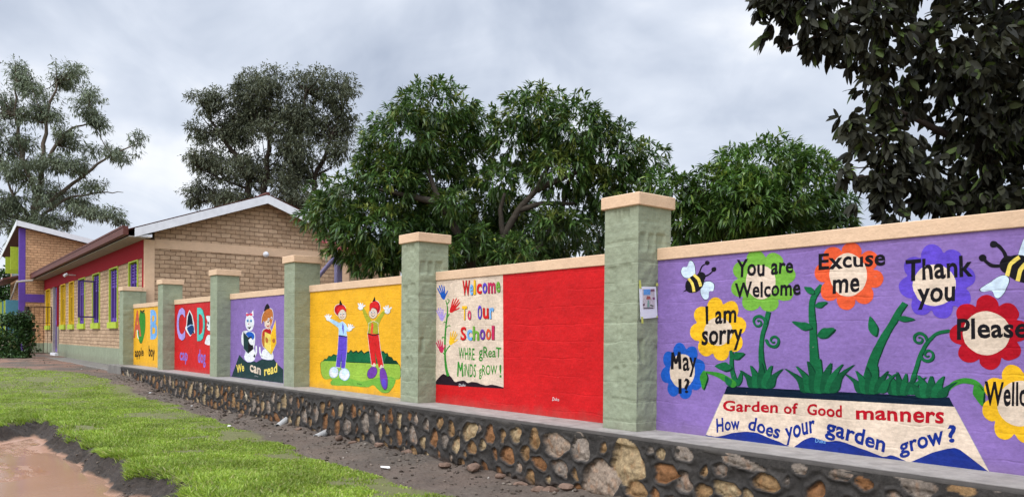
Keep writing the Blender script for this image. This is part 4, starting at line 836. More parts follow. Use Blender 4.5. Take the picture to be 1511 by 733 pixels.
# roof: corrugated sheets, white barge boards, gutter
def roof():
    V = []; Fc = []; ts = np.linspace(-.5, LW+.2, 160)
    ns = [(-.62, 5.03), (4.0, 6.70), (8.30, 5.13)]
    for s in range(2):
        (na, za), (nb, zb) = ns[s], ns[s+1]; b = len(V)
        for i, t_ in enumerate(ts):
            dz = .018*math.cos(i*math.pi)
            for (n_, z_) in ((na, za), (nb, zb)): V.append(B(t_, n_, z_+dz)); 
            for (n_, z_) in ((na, za), (nb, zb)): V.append(B(t_, n_, z_+dz-.012))
        for i in range(len(ts)-1):
            o = b+i*4; Fc += [(o, o+4, o+5, o+1), (o+2, o+3, o+7, o+6), (o, o+2, o+6, o+4), (o+1, o+5, o+7, o+3)]
        Fc += [(b, b+1, b+3, b+2)]
    r = mk('roof', V, Fc, ROOFM, school)
    MB().tube([B(-.5, 4.0, 6.715), B(LW+.2, 4.0, 6.715)], .07, 8).build('ridge_cap', ROOFM, r)
    bb = MB()
    bb.prism([B(-.50, -.42, 4.80), B(-.50, 3.998, 6.37), B(-.50, 3.998, 6.675), B(-.50, -.42, 5.085)], AX*.03)
    bb.prism([B(-.50, 4.002, 6.37), B(-.50, 8.22, 4.83), B(-.50, 8.22, 5.135), B(-.50, 4.002, 6.675)], AX*.03)
    bb.prism([B(-.47, -.40, 4.83), B(-.47, .12, 4.83), B(-.47, .12, 4.93), B(-.47, -.40, 4.84)], AX*.45)
    bb.build('barge_board', WHITE, r)
    MB(B).box(-.46, LW, -.58, -.02, 4.80, 4.83).build('soffit', SOFFIT, r)
    gt = MB(B).box(-.44, LW+.1, -.76, -.60, 4.86, 5.14).box(-.45, LW+.1, -.78, -.755, 5.09, 5.15)
    gt.build('gutter', ROOFM, r)
    MB().tube([B(LW-.8, -.68, 4.86), B(LW-.8, -.68, 4.72), B(LW-.6, -1.2, 4.66), B(LW-.5, -1.5, 4.60)], .06, 8).tube([B(LW-.5, -1.5, 4.55), B(LW-.2, -1.62, 4.0), B(LW+.6, -1.7, 3.6)], .05, 8).build('drain_pipe', SOFFIT, r)
roof()
lm = MB().tube([B(-.06, 4.05, 4.62), B(-.14, 4.05, 4.60)], .05, 8); lm.build('lamp_bracket', SOFFIT, school)
bm_ = bmesh.new(); bmesh.ops.create_icosphere(bm_, subdivisions=2, radius=.11, matrix=Matrix.Translation(B(-.18, 4.05, 4.56)-ROOTLOC[school])); me = bpy.data.meshes.new('light_bulb'); bm_.to_mesh(me); bm_.free(); link('light_bulb', me, WHITE, school, True)
fl = MB().tube([B(14.4, -.03, 4.42), B(14.2, -.5, 4.42)], .03, 6).tube([B(14.2, -.42, 4.44), B(14.15, -.56, 4.35)], .07, 10); fl.build('flood_lamp', WHITE, school)
walk = MB(B).box(-.5, 27.5, -.95, -.043, -.3, .415).build('walkway', CONC, None, .02); tag(walk, kind='structure')

# ------------------------------------------------------------------ two storey block behind the school's far end
blk = empty('two_storey_block', B(30, 0, .4), 'two storey orange brick block with white roof edges and purple corner column behind the school', 'building')
bw = MB(); rz = lambda n: 7.86-(n+1.3)*.2
bw.prism([B(26.32, -1.0, .4), B(26.32, 7.0, .4), B(26.32, 7.0, rz(7)), B(26.32, -1.0, rz(-1))], AX*.3, 0, [(-1, .4), (7, .4), (7, rz(7)), (-1, rz(-1))])
bw.build('end_wall', BRICK2, blk)
MB(B).box(26.62, 37, -.9, -.6, .4, 6.7).build('front_wall', BRICK2, blk)
MB(B).box(26.30, 26.7, -1.32, -1.003, .4, 7.82).build('corner_column', PURPLE, blk)
MB(B).box(26.29, 26.319, -1.0, -.02, 3.47, 3.95).build('tie_beam', PURPLE, blk)
MB(B).box(26.27, 26.318, -1.0, -.05, .4, 1.05).build('green_plinth', GREEN, blk)
rf = MB(); rf.prism([B(25.9, -1.45, 8.14), B(37.5, -1.45, 7.0), B(37.5, 5.5, 5.6), B(25.9, 5.5, 6.72)], (0, 0, .06)); rfo = rf.build('roof', ROOFM, blk)
fb = MB(); fb.prism([B(25.87, -1.46, 7.90), B(25.87, 5.5, 6.50), B(25.87, 5.5, 6.80), B(25.87, -1.46, 8.22)], AX*.03)
fb.prism([B(25.88, -1.50, 7.90), B(37.5, -1.50, 6.78), B(37.5, -1.50, 7.06), B(25.88, -1.50, 8.22)], NX*.03); fb.build('fascia', WHITE, rfo)
for i, t_ in enumerate((28.0, 31.5)): MB(B).box(t_, t_+.12, -1.62, -.91, 5.45, 6.95-(t_-27)*.1).build('upper_fin', LIME, blk)
MB(B).box(27.2, 36, -.92, -.905, 5.2, 6.6).build('upper_opening', GLASS, blk)
can = MB(); can.prism([B(26.75, -1.0, 5.05), B(37, -1.0, 5.05), B(37, -2.1, 4.75), B(26.75, -2.1, 4.75)], (0, 0, .1)); cano = can.build('canopy', ROOFM, blk)
MB(B).box(30.2, 37, -2.2, -2.12, 4.62, 4.92).build('canopy_edge', WHITE, cano)
for t_, c_ in ((27.3, TEAL), (28.6, LIME), (29.9, TEAL), (31.4, LIME), (32.8, BLUE), (34.4, BLUE)): MB(B).box(t_, t_+.2, -1.9, -.91, 1.2, 3.6).build('lower_fin', c_, blk)

# gate, gate post, hedge, arch
gp = 23.0
gate = empty('metal_gate', B(gp, -.5, .4), 'open rusty wire gate of thin bars beside the ivy post', 'gate')
ga = MB(B).box(gp-.03, gp+.03, -1.06, -.02, 3.08, 3.13).box(gp-.03, gp+.03, -1.06, -1.02, .5, 3.13).box(gp-.03, gp+.03, -.06, -.02, 1.2, 3.13).box(gp-.02, gp+.02, -1.06, -.02, .5, .54).box(gp-.02, gp+.02, -1.06, -.78, 1.72, 1.88)
ga.build('gate_frame', IRON, gate)
gb2 = MB(B)
for n_ in (-.85, -.64, -.43, -.23): gb2.box(gp-.01, gp+.01, n_-.01, n_+.01, .54, 3.08)
gb2.box(gp-.01, gp+.01, -1.02, -.06, 2.2, 2.22); gb2.build('gate_bar', IRON, gate)
BARK = simple('grey_brown_bark', (.115, .09, .068), .9, .35, 14.0, 0, .02, 30.0); BARK2 = simple('pale_bark', (.062, .052, .040), .9, .35, 10.0, 0, .02, 30.0); BARK_D = simple('dark_bark', (.05, .038, .03), .9, .3, 10.0, 0, .01)
po = MB().tube([B(gp, -1.22, .2), B(gp+.02, -1.24, 1.8), B(gp, -1.22, 3.12)], [.17, .14, .13], 10).build('gate_post', BARK_D); tag(po, 'rough dark wooden post between the ivy and the wire gate', 'post')

# ------------------------------------------------------------------ foliage
def leaves(name, mat, parent, base, d, nrm, L, Wd, bend=0.25, fold=0.25, ovate=False):
    base, d, nrm = [np.asarray(a, float) for a in (base, d, nrm)]
    d /= np.linalg.norm(d, axis=1, keepdims=True)+1e-9; s = np.cross(d, nrm); s /= np.linalg.norm(s, axis=1, keepdims=True)+1e-9; u = np.cross(s, d)
    L = L[:, None]; Wd = Wd[:, None]; down = np.array([[0, 0, -1.0]])
    mid = base+d*L*.48+down*L*bend*.18
    tip = base+d*L+down*L*bend
    l = mid+s*Wd*.5+u*Wd*fold; r = mid-s*Wd*.5+u*Wd*fold
    if ovate:
        f = lambda t_, w_: (base+d*L*t_+down*L*bend*t_*t_+s*Wd*w_+u*Wd*fold*abs(w_)*2, base+d*L*t_+down*L*bend*t_*t_-s*Wd*w_+u*Wd*fold*abs(w_)*2, base+d*L*t_+down*L*bend*t_*t_)
        l1, r1, m1 = f(.22, .40); l2, r2, m2 = f(.55, .5); l3, r3, m3 = f(.84, .27)
        A = np.stack([base, l1, r1, m1, l2, r2, m2, l3, r3, m3, tip], 1); k = len(A); o = np.arange(k)[:, None]*11
        T = np.concatenate([o+q for q in ([0, 3, 1], [0, 2, 3], [1, 3, 6], [1, 6, 4], [3, 2, 5], [3, 5, 6], [4, 6, 9], [4, 9, 7], [6, 5, 8], [6, 8, 9], [7, 9, 10], [9, 8, 10])])
        return mk_np(name, A.reshape(-1, 3), T, mat, parent, True)
    A = np.stack([base, l, r, mid, tip], 1); k = len(A); o = np.arange(k)[:, None]*5
    T = np.concatenate([o+[0, 3, 1], o+[0, 2, 3], o+[1, 3, 4], o+[3, 2, 4]])
    return mk_np(name, A.reshape(-1, 3), T, mat, parent)
def crown_pts(blobs, n, rmin=.55, jit=.26, flat_top=False):
    """blobs: (centre, (rx, ry, rz)); returns points and outward axes, spread by shell area"""
    ar = np.array([(r[0]*r[1]*r[2])**(2/3) for _, r in blobs]); cnt = RNG.multinomial(n, ar/ar.sum()); P = []; A = []
    for (c, r), k in zip(blobs, cnt):
        v = RNG.normal(size=(k, 3)); v /= np.linalg.norm(v, axis=1, keepdims=True)
        rad = (rmin+(1.04-rmin)*RNG.random(k)**.7)[:, None]*(1+jit*vnoise(v*1.0+np.array(c)[None], .5, 71)[:, None])
        P.append(np.array(c)+v*np.array(r)*rad); A.append(v)
    return np.concatenate(P), np.concatenate(A)
def clusters(P, A, k, L, Wd, droop, spread, up=.25, jit=.08):
    n = len(P); base = np.repeat(P, k, 0)+RNG.normal(size=(n*k, 3))*L*jit; ax = np.repeat(A, k, 0)+np.array([0, 0, up])
    d = ax/np.linalg.norm(ax, axis=1, keepdims=True)+RNG.normal(size=(n*k, 3))*spread; d[:, 2] -= droop*RNG.uniform(.5, 1.4, n*k)
    nrm = RNG.normal(size=(n*k, 3))*.4+np.array([0, 0, 1.0]); m = n*k
    return base, d, nrm, L*RNG.uniform(.7, 1.25, m), Wd*RNG.uniform(.75, 1.2, m)
def B3(px, py, rpx, rpy, Z, dz=0.0, depth=1.0):
    c = at(px, py, Z+dz); s = Z/F; r = (rpx+rpy)/2*s*depth
    return ((c.x, c.y, c.z), (rpx*s*.94, max(rpx, rpy)*s*.94*depth, rpy*s*.96))
def limb(mb, pts, Z, r0, r1, dzs=None, wob=.06):
    P = []; n = len(pts)
    for i, (x, y) in enumerate(pts): P.append(at(x, y, Z+(dzs[i] if dzs else 0)))
    out = []
    for i in range(n-1):
        for k in range(4):
            q = P[i].lerp(P[i+1], k/4)
            if k: q = q+Vector((random.uniform(-wob, wob), random.uniform(-wob, wob), random.uniform(-wob, wob)))*(r0*1.6)
            out.append(q)
    out.append(P[-1]); m = len(out)
    mb.tube(out, [r0+(r1-r0)*i/(m-1) for i in range(m)], 8)
    return out
# --- big mango tree behind the wall
ZM = 16.0
mango = empty('mango_tree', at(700, 480, ZM)*1.0, 'broad dark green mango tree with drooping leaves rising behind the welcome panel', 'tree')
bl = [(635,158,58,42,0),(600,200,64,50,-.3),(662,205,56,52,.6),(560,235,40,38,0),(575,268,62,48,-.4),(508,296,52,42,-.2),(560,340,66,44,-.6),(482,318,40,32,.2),(600,372,40,22,-.3),(640,262,66,46,.4),(788,168,58,40,0),(850,190,66,42,-.4),(762,212,56,42,.4),(898,222,54,46,-.2),(950,238,38,28,.2),(828,248,60,36,-.3),(706,185,36,34,.8),(890,275,42,32,0),(852,316,30,42,.2),(690,335,62,46,1.2),(775,338,56,44,1.2),(735,352,60,40,1.6),(655,372,40,26,.8),(925,265,40,26,.5),(800,372,36,22,.8),(700,245,40,34,1.4),(520,350,46,40,-.3),(640,330,50,44,.3),(610,300,50,40,.2),(560,385,50,20,-.3),(700,380,60,26,1.0),(755,300,34,26,1.4),(830,345,30,36,.9),(600,355,50,34,.9),(665,345,50,40,1.8),(720,372,70,26,2.0),(790,352,56,36,2.2),(850,375,34,24,1.2),(640,372,44,24,-.9),(700,352,30,22,-.7),(760,372,46,24,-.8),(820,330,34,26,-.6),(668,300,26,20,-.9),(735,262,34,24,-.2),(720,310,40,30,1.0)]
blobs = [B3(x, y, rx, ry, ZM, dz, .95) for x, y, rx, ry, dz in bl]
P, A = crown_pts(blobs, 5900, .45)
MANGO_L = leaf_mat('mango_leaf', (0.020, 0.052, 0.012), (0.070, 0.135, 0.026), (0.26, 0.28, 0.05), 0.36, 0.22, 0.93, .4, .45)
leaves('crown', MANGO_L, mango, *clusters(P, A, 11, .185, .044, .42, .72, .35, .08), .30, .12)
mb = MB()
for pts, r0, r1, dz in (([(712, 470), (700, 410), (690, 370), (668, 330), (650, 300), (632, 255), (630, 190)], .115, .03, [0, 0, -.4, -.5, -.5, -.3, 0]), ([(722, 470), (728, 400), (742, 350), (765, 310), (792, 280), (812, 240), (800, 190)], .10, .03, [.2, 0, -.3, -.4, -.4, -.2, 0]), ([(735, 470), (770, 400), (805, 352), (828, 315), (838, 270), (870, 220)], .075, .025, [.3, .2, 0, 0, 0, 0]),
                        ([(742, 350), (738, 310), (745, 285)], .06, .03, [-.3, -.4, -.5]), ([(650, 300), (610, 290), (560, 280)], .08, .03, [-.5, -.5, -.4]), ([(690, 372), (640, 350), (580, 345)], .09, .03, [-.4, -.5, -.5]), ([(792, 280), (840, 258), (900, 240)], .07, .03, [-.4, -.4, -.3]), ([(765, 310), (800, 300), (850, 300)], .06, .03, [-.4, -.4, -.2])):
    limb(mb, pts, ZM, r0, r1, dz)
mb.build('trunk', BARK2, mango, smooth=True)
# --- second mango, farther right
ZN = 13.5
mango2 = empty('mango_tree', at(1080, 520, ZN), 'round bright green mango tree behind the near pillar and the garden mural', 'tree')
bl = [(1128,245,78,42,0),(1180,272,66,48,-.2),(1060,275,58,36,-.2),(990,286,48,32,0),(1215,312,52,32,.2),(1110,315,86,44,-.3),(1015,322,56,36,0),(1240,325,30,18,.3),(1095,290,60,40,-.6),(1160,340,70,30,0),(960,318,40,34,.6),(1040,350,60,26,.8)]
P, A = crown_pts([B3(x, y, rx, ry, ZN, dz, .95) for x, y, rx, ry, dz in bl], 1900, .5)
leaves('crown', leaf_mat('bright_mango_leaf', (0.024, 0.066, 0.012), (0.085, 0.165, 0.026), (0.22, 0.29, 0.045), 0.38, 0.22, 0.93, .4, .7), mango2, *clusters(P, A, 11, .175, .042, .42, .72, .35, .08), .28, .12)
mb = MB()
for pts, r0, r1 in (([(1075, 520), (1078, 420), (1085, 350), (1110, 300), (1130, 250)], .16, .04), ([(1078, 400), (1040, 340), (1000, 300)], .10, .03), ([(1082, 380), (1140, 330), (1190, 290)], .10, .03)): limb(mb, pts, ZN, r0, r1)
mb.build('trunk', BARK, mango2, smooth=True)
# small mango limb hanging left of the near pillar
ZQ = 18.0
shrub = empty('mango_tree', at(880, 520, ZQ), 'small leafy tree seen in the gap left of the near pillar', 'tree')
P, A = crown_pts([B3(x, y, rx, ry, ZQ, dz) for x, y, rx, ry, dz in [(884,335,24,42,0),(878,370,20,24,0),(892,300,22,20,0),(905,350,26,34,.3)]], 200, .3)
leaves('crown', MANGO_L, shrub, *clusters(P, A, 9, .20, .045, .7, .55), .28, .12)
mb = MB(); limb(mb, [(882, 520), (884, 420), (884, 340)], ZQ, .10, .03); mb.build('trunk', BARK, shrub, smooth=True)
# --- dark big-leaved tree, close, upper right
ZD = 8.6
dark = empty('large_leaved_tree', at(1480, 560, 9.6), 'dark large-leaved tree overhanging the wall at the upper right', 'tree')
bl = [(1180,18,62,46,0),(1215,62,30,30,0),(1140,-8,34,26,.1),(1290,48,66,58,0),(1305,140,48,56,.1),(1312,205,46,46,0),(1400,90,96,92,.3),(1450,205,90,84,.4),(1350,258,50,44,.1),(1378,300,40,32,.1),(1440,292,66,42,.4),(1505,120,90,120,.5),(1520,275,60,60,.4),(1270,215,18,26,-.1),(1320,262,18,34,-.1)]
out_ = [(1300,-70,150,90,.2),(1450,-60,150,110,.6),(1600,60,120,180,.6),(1560,-100,150,130,.8),(1640,260,120,110,.6),(1160,-90,110,60,.2)]
P, A = crown_pts([B3(x, y, rx, ry, ZD, dz, 1.0) for x, y, rx, ry, dz in bl], 1080, .25); P2, A2 = crown_pts([B3(x, y, rx, ry, ZD, dz, 1.0) for x, y, rx, ry, dz in out_], 1200, .3)
P3, A3 = crown_pts([B3(x, y, rx, ry, ZD, dz, 1.0) for x, y, rx, ry, dz in [(1240,252,10,9,-.1),(1120,8,14,12,0),(1252,180,14,24,0),(1300,288,14,20,-.1),(1316,312,10,14,0),(1262,262,8,8,0),(1285,265,14,14,-.1),(1268,300,8,8,-.1),(1290,240,10,18,0)]], 52, .2)
P = np.concatenate([P, P2, P3]); A = np.concatenate([A, A2, A3])
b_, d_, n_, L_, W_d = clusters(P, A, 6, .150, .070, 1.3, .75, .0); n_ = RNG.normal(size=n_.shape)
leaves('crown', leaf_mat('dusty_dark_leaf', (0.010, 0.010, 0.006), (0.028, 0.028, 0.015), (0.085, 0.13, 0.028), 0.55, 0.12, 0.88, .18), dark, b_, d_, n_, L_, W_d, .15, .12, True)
mb = MB()
for pts, r0, r1, dz in (([(1490, 560), (1480, 400), (1460, 250), (1430, 120), (1380, 30)], .17, .05, [1, 1, .8, .6, .4]), ([(1460, 250), (1400, 200), (1340, 170), (1290, 150)], .06, .012, [.8, .5, .2, 0]), ([(1430, 120), (1350, 60), (1260, 30), (1170, 20)], .06, .012, [.6, .3, .1, 0]), ([(1470, 320), (1400, 290), (1330, 255), (1262, 262)], .05, .006, [.9, .5, .1, -.1]),
                        ([(1330, 255), (1290, 246), (1238, 250)], .012, .004, [.1, 0, -.1]), ([(1260, 30), (1190, 60), (1160, 72)], .02, .006, [.1, 0, 0]), ([(1340, 170), (1300, 215), (1278, 240)], .02, .005, [.2, 0, 0]), ([(1400, 290), (1340, 300), (1300, 300)], .014, .004, [.5, .1, 0])): limb(mb, pts, ZD, r0, r1, dz, .04)
mb.build('trunk', BARK_D, dark, smooth=True)
# --- two tall distant trees
def far_tree(name, label, base, Z, bl, n, k, L, Wd, droop, spread, mat, limbs, bark, rmin=.1, qs=(.5, .66, .42, .58)):
    e = empty(name, at(*base, Z), label, 'tree')
    P, A = crown_pts([B3(x+np.clip(RNG.normal(), -1.3, 1.3)*rx*.42, y+np.clip(RNG.normal(), -1.3, 1.3)*ry*.36, rx*q, ry*q, Z, (RNG.random()-.5)*rx*Z/F*1.6, 1.0) for x, y, rx, ry in bl for q in qs], n, rmin, .3)
    leaves('crown', mat, e, *clusters(P, A, k, L, Wd, droop, spread, .2, .32), .25, .1)
    mb = MB()
    for pts, r0, r1 in limbs: limb(mb, pts, Z, r0, r1, None, .25)
    # twigs from the nearest limb point out to the leaf clumps
    anchors = [at(x, y, Z) for pts, _, _ in limbs for x, y in pts[1:]]
    for i in RNG.choice(len(P), min(len(P), 260), False):
        p = Vector(P[i]); q = min(anchors, key=lambda a: (a-p).length+max(0, a.z-p.z)*2); m_ = p.lerp(q, .5)+Vector((0, 0, -.15))
        mb.tube([q, m_, p], [.05, .035, .015], 4, cap=False)
    mb.build('trunk', bark, e, smooth=True); return e
EUC = leaf_mat('eucalyptus_leaf', (0.085, 0.108, 0.064), (0.17, 0.20, 0.12), (0.27, 0.30, 0.18), 0.5, 0.25, 0.9)
far_tree('eucalyptus_tree', 'tall feathery eucalyptus with open branches rising behind the two storey block at the left', (45, 500), 58,
    [(95,108,38,24),(62,128,36,26),(22,112,28,24),(120,146,32,24),(18,158,32,30),(75,168,42,24),(138,168,26,18),(150,184,20,12),(35,205,34,24),(55,232,30,18),(100,200,32,20),(110,238,44,20),(150,222,32,14),(30,255,44,26),(205,213,8,22),(176,232,22,12),(60,282,50,24),(110,300,44,20),(15,305,34,30),(150,318,34,14),(85,328,50,18),(172,322,16,10),(-20,200,30,70),(-15,310,40,50),(130,272,26,10),(20,345,40,22)],
    4000, 10, .34, .075, .6, .75, EUC,
    [([(40,500),(44,400),(50,330),(56,280),(62,240),(68,180),(84,120)], .38, .06), ([(60,255),(82,215),(105,190),(138,180)], .16, .04), ([(52,310),(90,285),(125,258),(165,228),(204,212)], .18, .03), ([(60,320),(100,292),(150,284),(182,284)], .12, .02), ([(56,290),(35,240),(22,170),(24,120)], .18, .05), ([(50,330),(20,290),(5,250)], .16, .04), ([(105,300),(140,312),(172,322)], .07, .02)], BARK)
DKT = leaf_mat('grey_green_leaf', (0.055, 0.066, 0.040), (0.125, 0.138, 0.080), (0.19, 0.19, 0.11), 0.55, 0.25, 0.9)
far_tree('cypress_like_tree', 'tall spreading grey green tree behind the gable roof', (400, 480), 48,
    [(300,150,26,20),(345,138,44,26),(400,130,46,26),(450,124,48,22),(495,136,32,24),(512,172,18,28),(330,188,48,30),(395,188,60,38),(465,188,52,40),(318,238,38,28),(378,245,56,36),(450,248,52,38),(306,282,34,18),(500,230,22,30),(350,292,44,22),(430,292,48,22),(284,300,20,10),(488,285,30,24),(290,200,18,22),(288,240,14,16),(425,160,44,24),(372,165,34,24),(430,215,40,24)],
    6800, 10, .25, .072, .3, .95, DKT,
    [([(372,480),(372,320),(368,270),(350,230),(322,195),(302,160)], .30, .05), ([(386,480),(386,310),(394,250),(396,190),(402,140)], .30, .05), ([(430,480),(432,310),(436,260),(446,190),(452,135)], .28, .05), ([(462,480),(460,320),(464,260),(490,200),(506,165)], .22, .04), ([(370,280),(330,265),(296,250)], .10, .03), ([(368,300),(330,292),(292,298)], .09, .03)], BARK_D, .1, (.8, .66, .55, .7))
# --- shrubs, ivy post and arch at the far left
IVY = leaf_mat('ivy_leaf', (0.016, 0.046, 0.012), (0.055, 0.115, 0.028), (0.13, 0.19, 0.05), 0.45, 0.15, 0.9)
def bushy(name, label, base, Z, bl, n, k=7, L=.13, Wd=.07, mat=IVY, cat='shrub', stems=()):
    e = empty(name, at(*base, Z), label, cat); P, A = crown_pts([B3(x, y, rx, ry, Z, 0, 1.2) for x, y, rx, ry in bl], n, .3, .2)
    leaves('foliage', mat, e, *clusters(P, A, k, L, Wd, .4, .8), .2, .15); mb = MB()
    for pts in stems: limb(mb, pts, Z, .06, .03)
    if stems: mb.build('stem', BARK_D, e, smooth=True)
    return e
bushy('climbing_ivy', 'dark ivy climbing over an arch beside the gate post', (30, 528), 39.0, [(36,466,10,8),(22,468,12,8),(6,470,10,7),(36,486,8,14),(38,505,7,16),(36,522,9,8),(14,476,10,5),(28,480,8,6),(40,478,6,10),(30,472,12,6),(36,495,9,14)], 900, stems=([(36, 530), (36, 490), (34, 464)], [(36, 466), (20, 466), (2, 470)], [(10, 530), (10, 490), (10, 468)]), cat='climber')
bushy('low_hedge', 'low dark shrub at the foot of the ivy arch at the left edge', (5, 530), 38.5, [(4,508,10,22),(18,524,16,8),(-14,500,16,28),(30,527,10,5)], 800)
bushy('garden_shrub', 'light green shrub seen through the ivy arch', (22, 515), 41.5, [(22,498,8,12),(16,512,10,8)], 120, mat=leaf_mat('light_shrub_leaf', (0.05, 0.09, 0.02), (0.13, 0.17, 0.04), (0.2, 0.2, 0.08), .5, .2))
bushy('background_tree', 'dark tree behind the blue shutters at the far left edge', (-6, 500), 72, [(0,415,14,24),(-15,430,20,40),(8,440,12,20)], 420, 7, .4, .2, stems=([(-4, 500), (-4, 440), (-2, 420)],), cat='tree')

# ------------------------------------------------------------------ yard things behind the wall
lb = empty('low_building', at(560, 420, 27), 'low building with a maroon roof glimpsed between the school gable and the mango', 'building')
o1, o2 = at(515, 392, 27), at(640, 388, 33); dv = (o2-o1); dv.z = 0; dv.normalize(); nv = Vector((-dv.y, dv.x, 0)); nv = nv if nv.dot(o1) > 0 else -nv; ln_ = 3.6
q0 = Vector((o1.x, o1.y, 0))
MB().prism([q0, q0+dv*ln_, q0+dv*ln_+Vector((0, 0, 4.25)), q0+Vector((0, 0, 4.25))], nv*.3, 0).build('wall', simple('plain_tan_wall', (.42, .28, .18), .8, .15), lb)
MB().prism([q0+dv*-.3-nv*.45+Vector((0, 0, 4.26)), q0+dv*(ln_*.42)-nv*.45+Vector((0, 0, 4.26)), q0+dv*(ln_*.42)+nv*1.2+Vector((0, 0, 4.9)), q0-dv*.3+nv*1.2+Vector((0, 0, 4.9))], (0, 0, .05)).build('roof', simple('maroon_roof', (.22, .035, .04), .5), lb)
MB().prism([q0-dv*.3-nv*.5+Vector((0, 0, 4.12)), q0+dv*(ln_*.9)-nv*.5+Vector((0, 0, 4.12)), q0+dv*(ln_*.9)-nv*.5+Vector((0, 0, 4.255)), q0-dv*.3-nv*.5+Vector((0, 0, 4.255))], nv*.06).build('fascia', PEACH, lb)
pc = at(821, 420, 24); pcol = empty('water_tank_column', (pc.x, pc.y, .2), 'plain peach concrete column standing behind the red panel and the mango', 'column')
MB().box(pc.x-.16, pc.x+.16, pc.y-.16, pc.y+.16, .1, 4.78).build('shaft', PEACH, pcol); MB().box(pc.x-.2, pc.x+.2, pc.y-.2, pc.y+.2, 4.78, 4.9).build('cap', PEACH, pcol)
pp = on_y(499, 414, 7.4); pt = on_y(500, 370, 7.4); pb = on_y(474, 403, 7.4)
bar = empty('swing_frame', (pp.x, 7.4, 0), 'lavender metal post with a slanting brace behind the yellow mural panel', 'frame')
LAVM = simple('lavender_metal', (.30, .27, .46), .4, .1)
MB().box(pp.x-.07, pp.x+.07, 7.34, 7.46, 0, pt.z).build('post', LAVM, bar, .01)
MB().tube([Vector((pt.x-.02, 7.4, pt.z-.05)), pb, pb+(pb-pt)*1.2], .045, 8).build('brace', LAVM, bar)

# ------------------------------------------------------------------ drain pipes and litter
PIPE = simple('grey_plastic_pipe', (.40, .39, .37), .5, .12)
def drain(p_in, p_out, label):
    e = empty('drain_pipe', p_out, label, 'pipe', 'drain pipes in the stone base'); a, b = Vector(p_in), Vector(p_out); d = (b-a).normalized(); L = (b-a).length; r0, r1 = .062, .054
    V = []; n = 16; s = d.cross(Vector((0, 0, 1))).normalized(); u = s.cross(d)
    for c, r in ((a, r0), (b, r0), (b, r1), (a, r1)):
        for k in range(n): t_ = 2*math.pi*k/n; V.append(c+(s*math.cos(t_)+u*math.sin(t_))*r)
    Fc = [(j*n+k, j*n+(k+1) % n, (j+1)*n+(k+1) % n, (j+1)*n+k) for j in range(3) for k in range(n)]
    mk('pipe_shell', V, Fc, PIPE, e, smooth=False)
drain(on_y(426, 617, 6.14), on_y(410, 629.5, 5.84), 'short grey drain pipe sticking out of the stones, the farther of two')
drain(on_y(484, 637, 6.14), on_y(466, 646, 5.80), 'short grey drain pipe sticking out of the stones, the nearer of two')
PAPER = simple('litter_paper', (.62, .61, .58), .7, .1)
def litter(x, y, s, a, label):
    z = tz(x, y)+.012; V = []; n = 7; r = random.Random(int(abs(x)*100))
    ring = [(math.cos(2*math.pi*k/n)*s*r.uniform(.7, 1.2), math.sin(2*math.pi*k/n)*s*.45*r.uniform(.7, 1.2)) for k in range(n)]; ca, sa = math.cos(a), math.sin(a)
    top = [Vector((x+p*ca-q*sa, y+p*sa+q*ca, z+r.uniform(.004, .03))) for p, q in ring]
    o = MB().prism(top, (0, 0, .004)).build('paper_scrap', PAPER); tag(o, label, 'litter')
litter(-14.49, 5.06, .07, .4, 'white paper scrap on the grass edge below the reading animals panel')
litter(-22.0, 5.62, .06, 1.0, 'white scrap on the bare soil near the far end of the stone base')
litter(-18.9, 5.72, .05, .2, 'small white scrap on the soil at the foot of the stones')
litter(-30.6, 5.6, .07, .0, 'white scrap at the far edge of the grass by the walkway')
litter(-9.1, 5.2, .08, .5, 'pale twig-like scrap on the bare strip below the welcome panel')
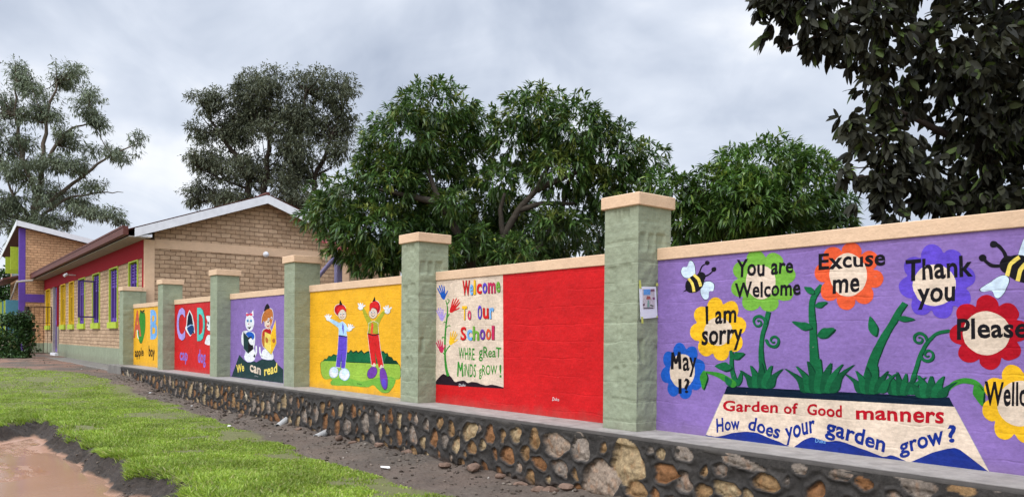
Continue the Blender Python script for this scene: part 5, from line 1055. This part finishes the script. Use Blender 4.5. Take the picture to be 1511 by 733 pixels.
def clods():
    n = 2600; P = np.stack([RNG.uniform(-27, -5.5, n), RNG.uniform(4.6, 6.0, n)], 1)
    P2 = np.stack([RNG.uniform(-20, -7.5, 1500), RNG.uniform(2.1, 2.95, 1500)], 1); P3 = np.stack([RNG.uniform(-46, -28, 300), RNG.uniform(2.5, 6.0, 300)], 1); P = np.concatenate([P, P2, P3])
    z, m, bk, d, sd = terrain(P); keep = ((d > .6) & (m < .1)) | (bk > .25); P, z = P[keep], z[keep]; k = len(P); near = np.exp(-((P[:, 1]-5.9)/.3)**2)
    s = RNG.gamma(1.6, .004, k)*(1+1.4*near)+.003; ico = np.array([(1, 0, 0), (-1, 0, 0), (0, 1, 0), (0, -1, 0), (0, 0, .8), (0, 0, -.6), (.6, .6, .45), (-.6, .6, .4), (-.6, -.6, .5), (.6, -.6, .4)], float)
    tri = np.array([(0, 6, 4), (6, 2, 4), (2, 7, 4), (7, 1, 4), (1, 8, 4), (8, 3, 4), (3, 9, 4), (9, 0, 4), (0, 9, 5), (9, 3, 5), (3, 8, 5), (8, 1, 5), (1, 7, 5), (7, 2, 5), (2, 6, 5), (6, 0, 5)])
    V = ico[None]*(s[:, None]*RNG.uniform(.6, 1.4, (k, 3)))[:, None, :]*RNG.uniform(.75, 1.25, (k, 10, 1)); a = RNG.uniform(0, 6.28, k); c_, s_ = np.cos(a)[:, None], np.sin(a)[:, None]
    V = np.stack([V[:, :, 0]*c_-V[:, :, 1]*s_, V[:, :, 0]*s_+V[:, :, 1]*c_, V[:, :, 2]], 2)+np.stack([P[:, 0], P[:, 1], z+s*.15], 1)[:, None, :]
    T = (np.arange(k)[:, None, None]*10+tri[None]).reshape(-1, 3)
    m_, t, b = new_mat('soil_clod', .95, .2); g_ = N(t, 'ShaderNodeNewGeometry'); t.links.new(ramp(t, g_.outputs['Random Per Island'], [(0, (.045, .034, .026)), (.75, (.13, .10, .078)), (.96, (.20, .16, .125)), (1, (.42, .38, .33))]), b.inputs['Base Color'])
    tag(mk_np('soil_clods', V.reshape(-1, 3), T, m_), 'small clods and pebbles scattered on the bare soil', 'soil', kind='stuff')
clods()
# loose rubble along the foot of the stones
ROCK = simple('loose_rock', (.17, .11, .08), .9, .4, 9.0, 0, .01)
rr = random.Random(9)
for (px, py, s) in ((655, 690, .09), (700, 672, .10), (768, 702, .07), (738, 702, .06), (795, 716, .08), (520, 652, .07), (560, 655, .08), (500, 650, .08), (812, 728, .11), (600, 668, .08), (440, 638, .06), (355, 617, .06), (836, 731, .09)):
    p = on_y(px, py, 5.88); z = tz(p.x, 5.88)
    bm_ = bmesh.new(); bmesh.ops.create_icosphere(bm_, subdivisions=2, radius=1.0)
    k = np.array([v.co for v in bm_.verts]); nn = 1+.28*vnoise(k+rr.random()*50, .8, 81)+.15*vnoise(k+rr.random()*50, .35, 82)
    e = Vector((rr.uniform(.8, 1.4), rr.uniform(.7, 1.1), rr.uniform(.5, .8)))*s; rot = Matrix.Rotation(rr.uniform(0, 6), 3, 'Z')
    for v, f_ in zip(bm_.verts, nn): v.co = rot@Vector((v.co.x*e.x*f_, v.co.y*e.y*f_, v.co.z*e.z*f_))
    me = bpy.data.meshes.new('rubble_rock'); bm_.to_mesh(me); bm_.free(); o = link('rubble_rock', me, ROCK, None, False); o.location = (p.x, 5.88, z+s*.2)
    tag(o, 'rough brown rubble rock lying at the foot of the stone base', 'rock', 'loose rocks along the stone base')
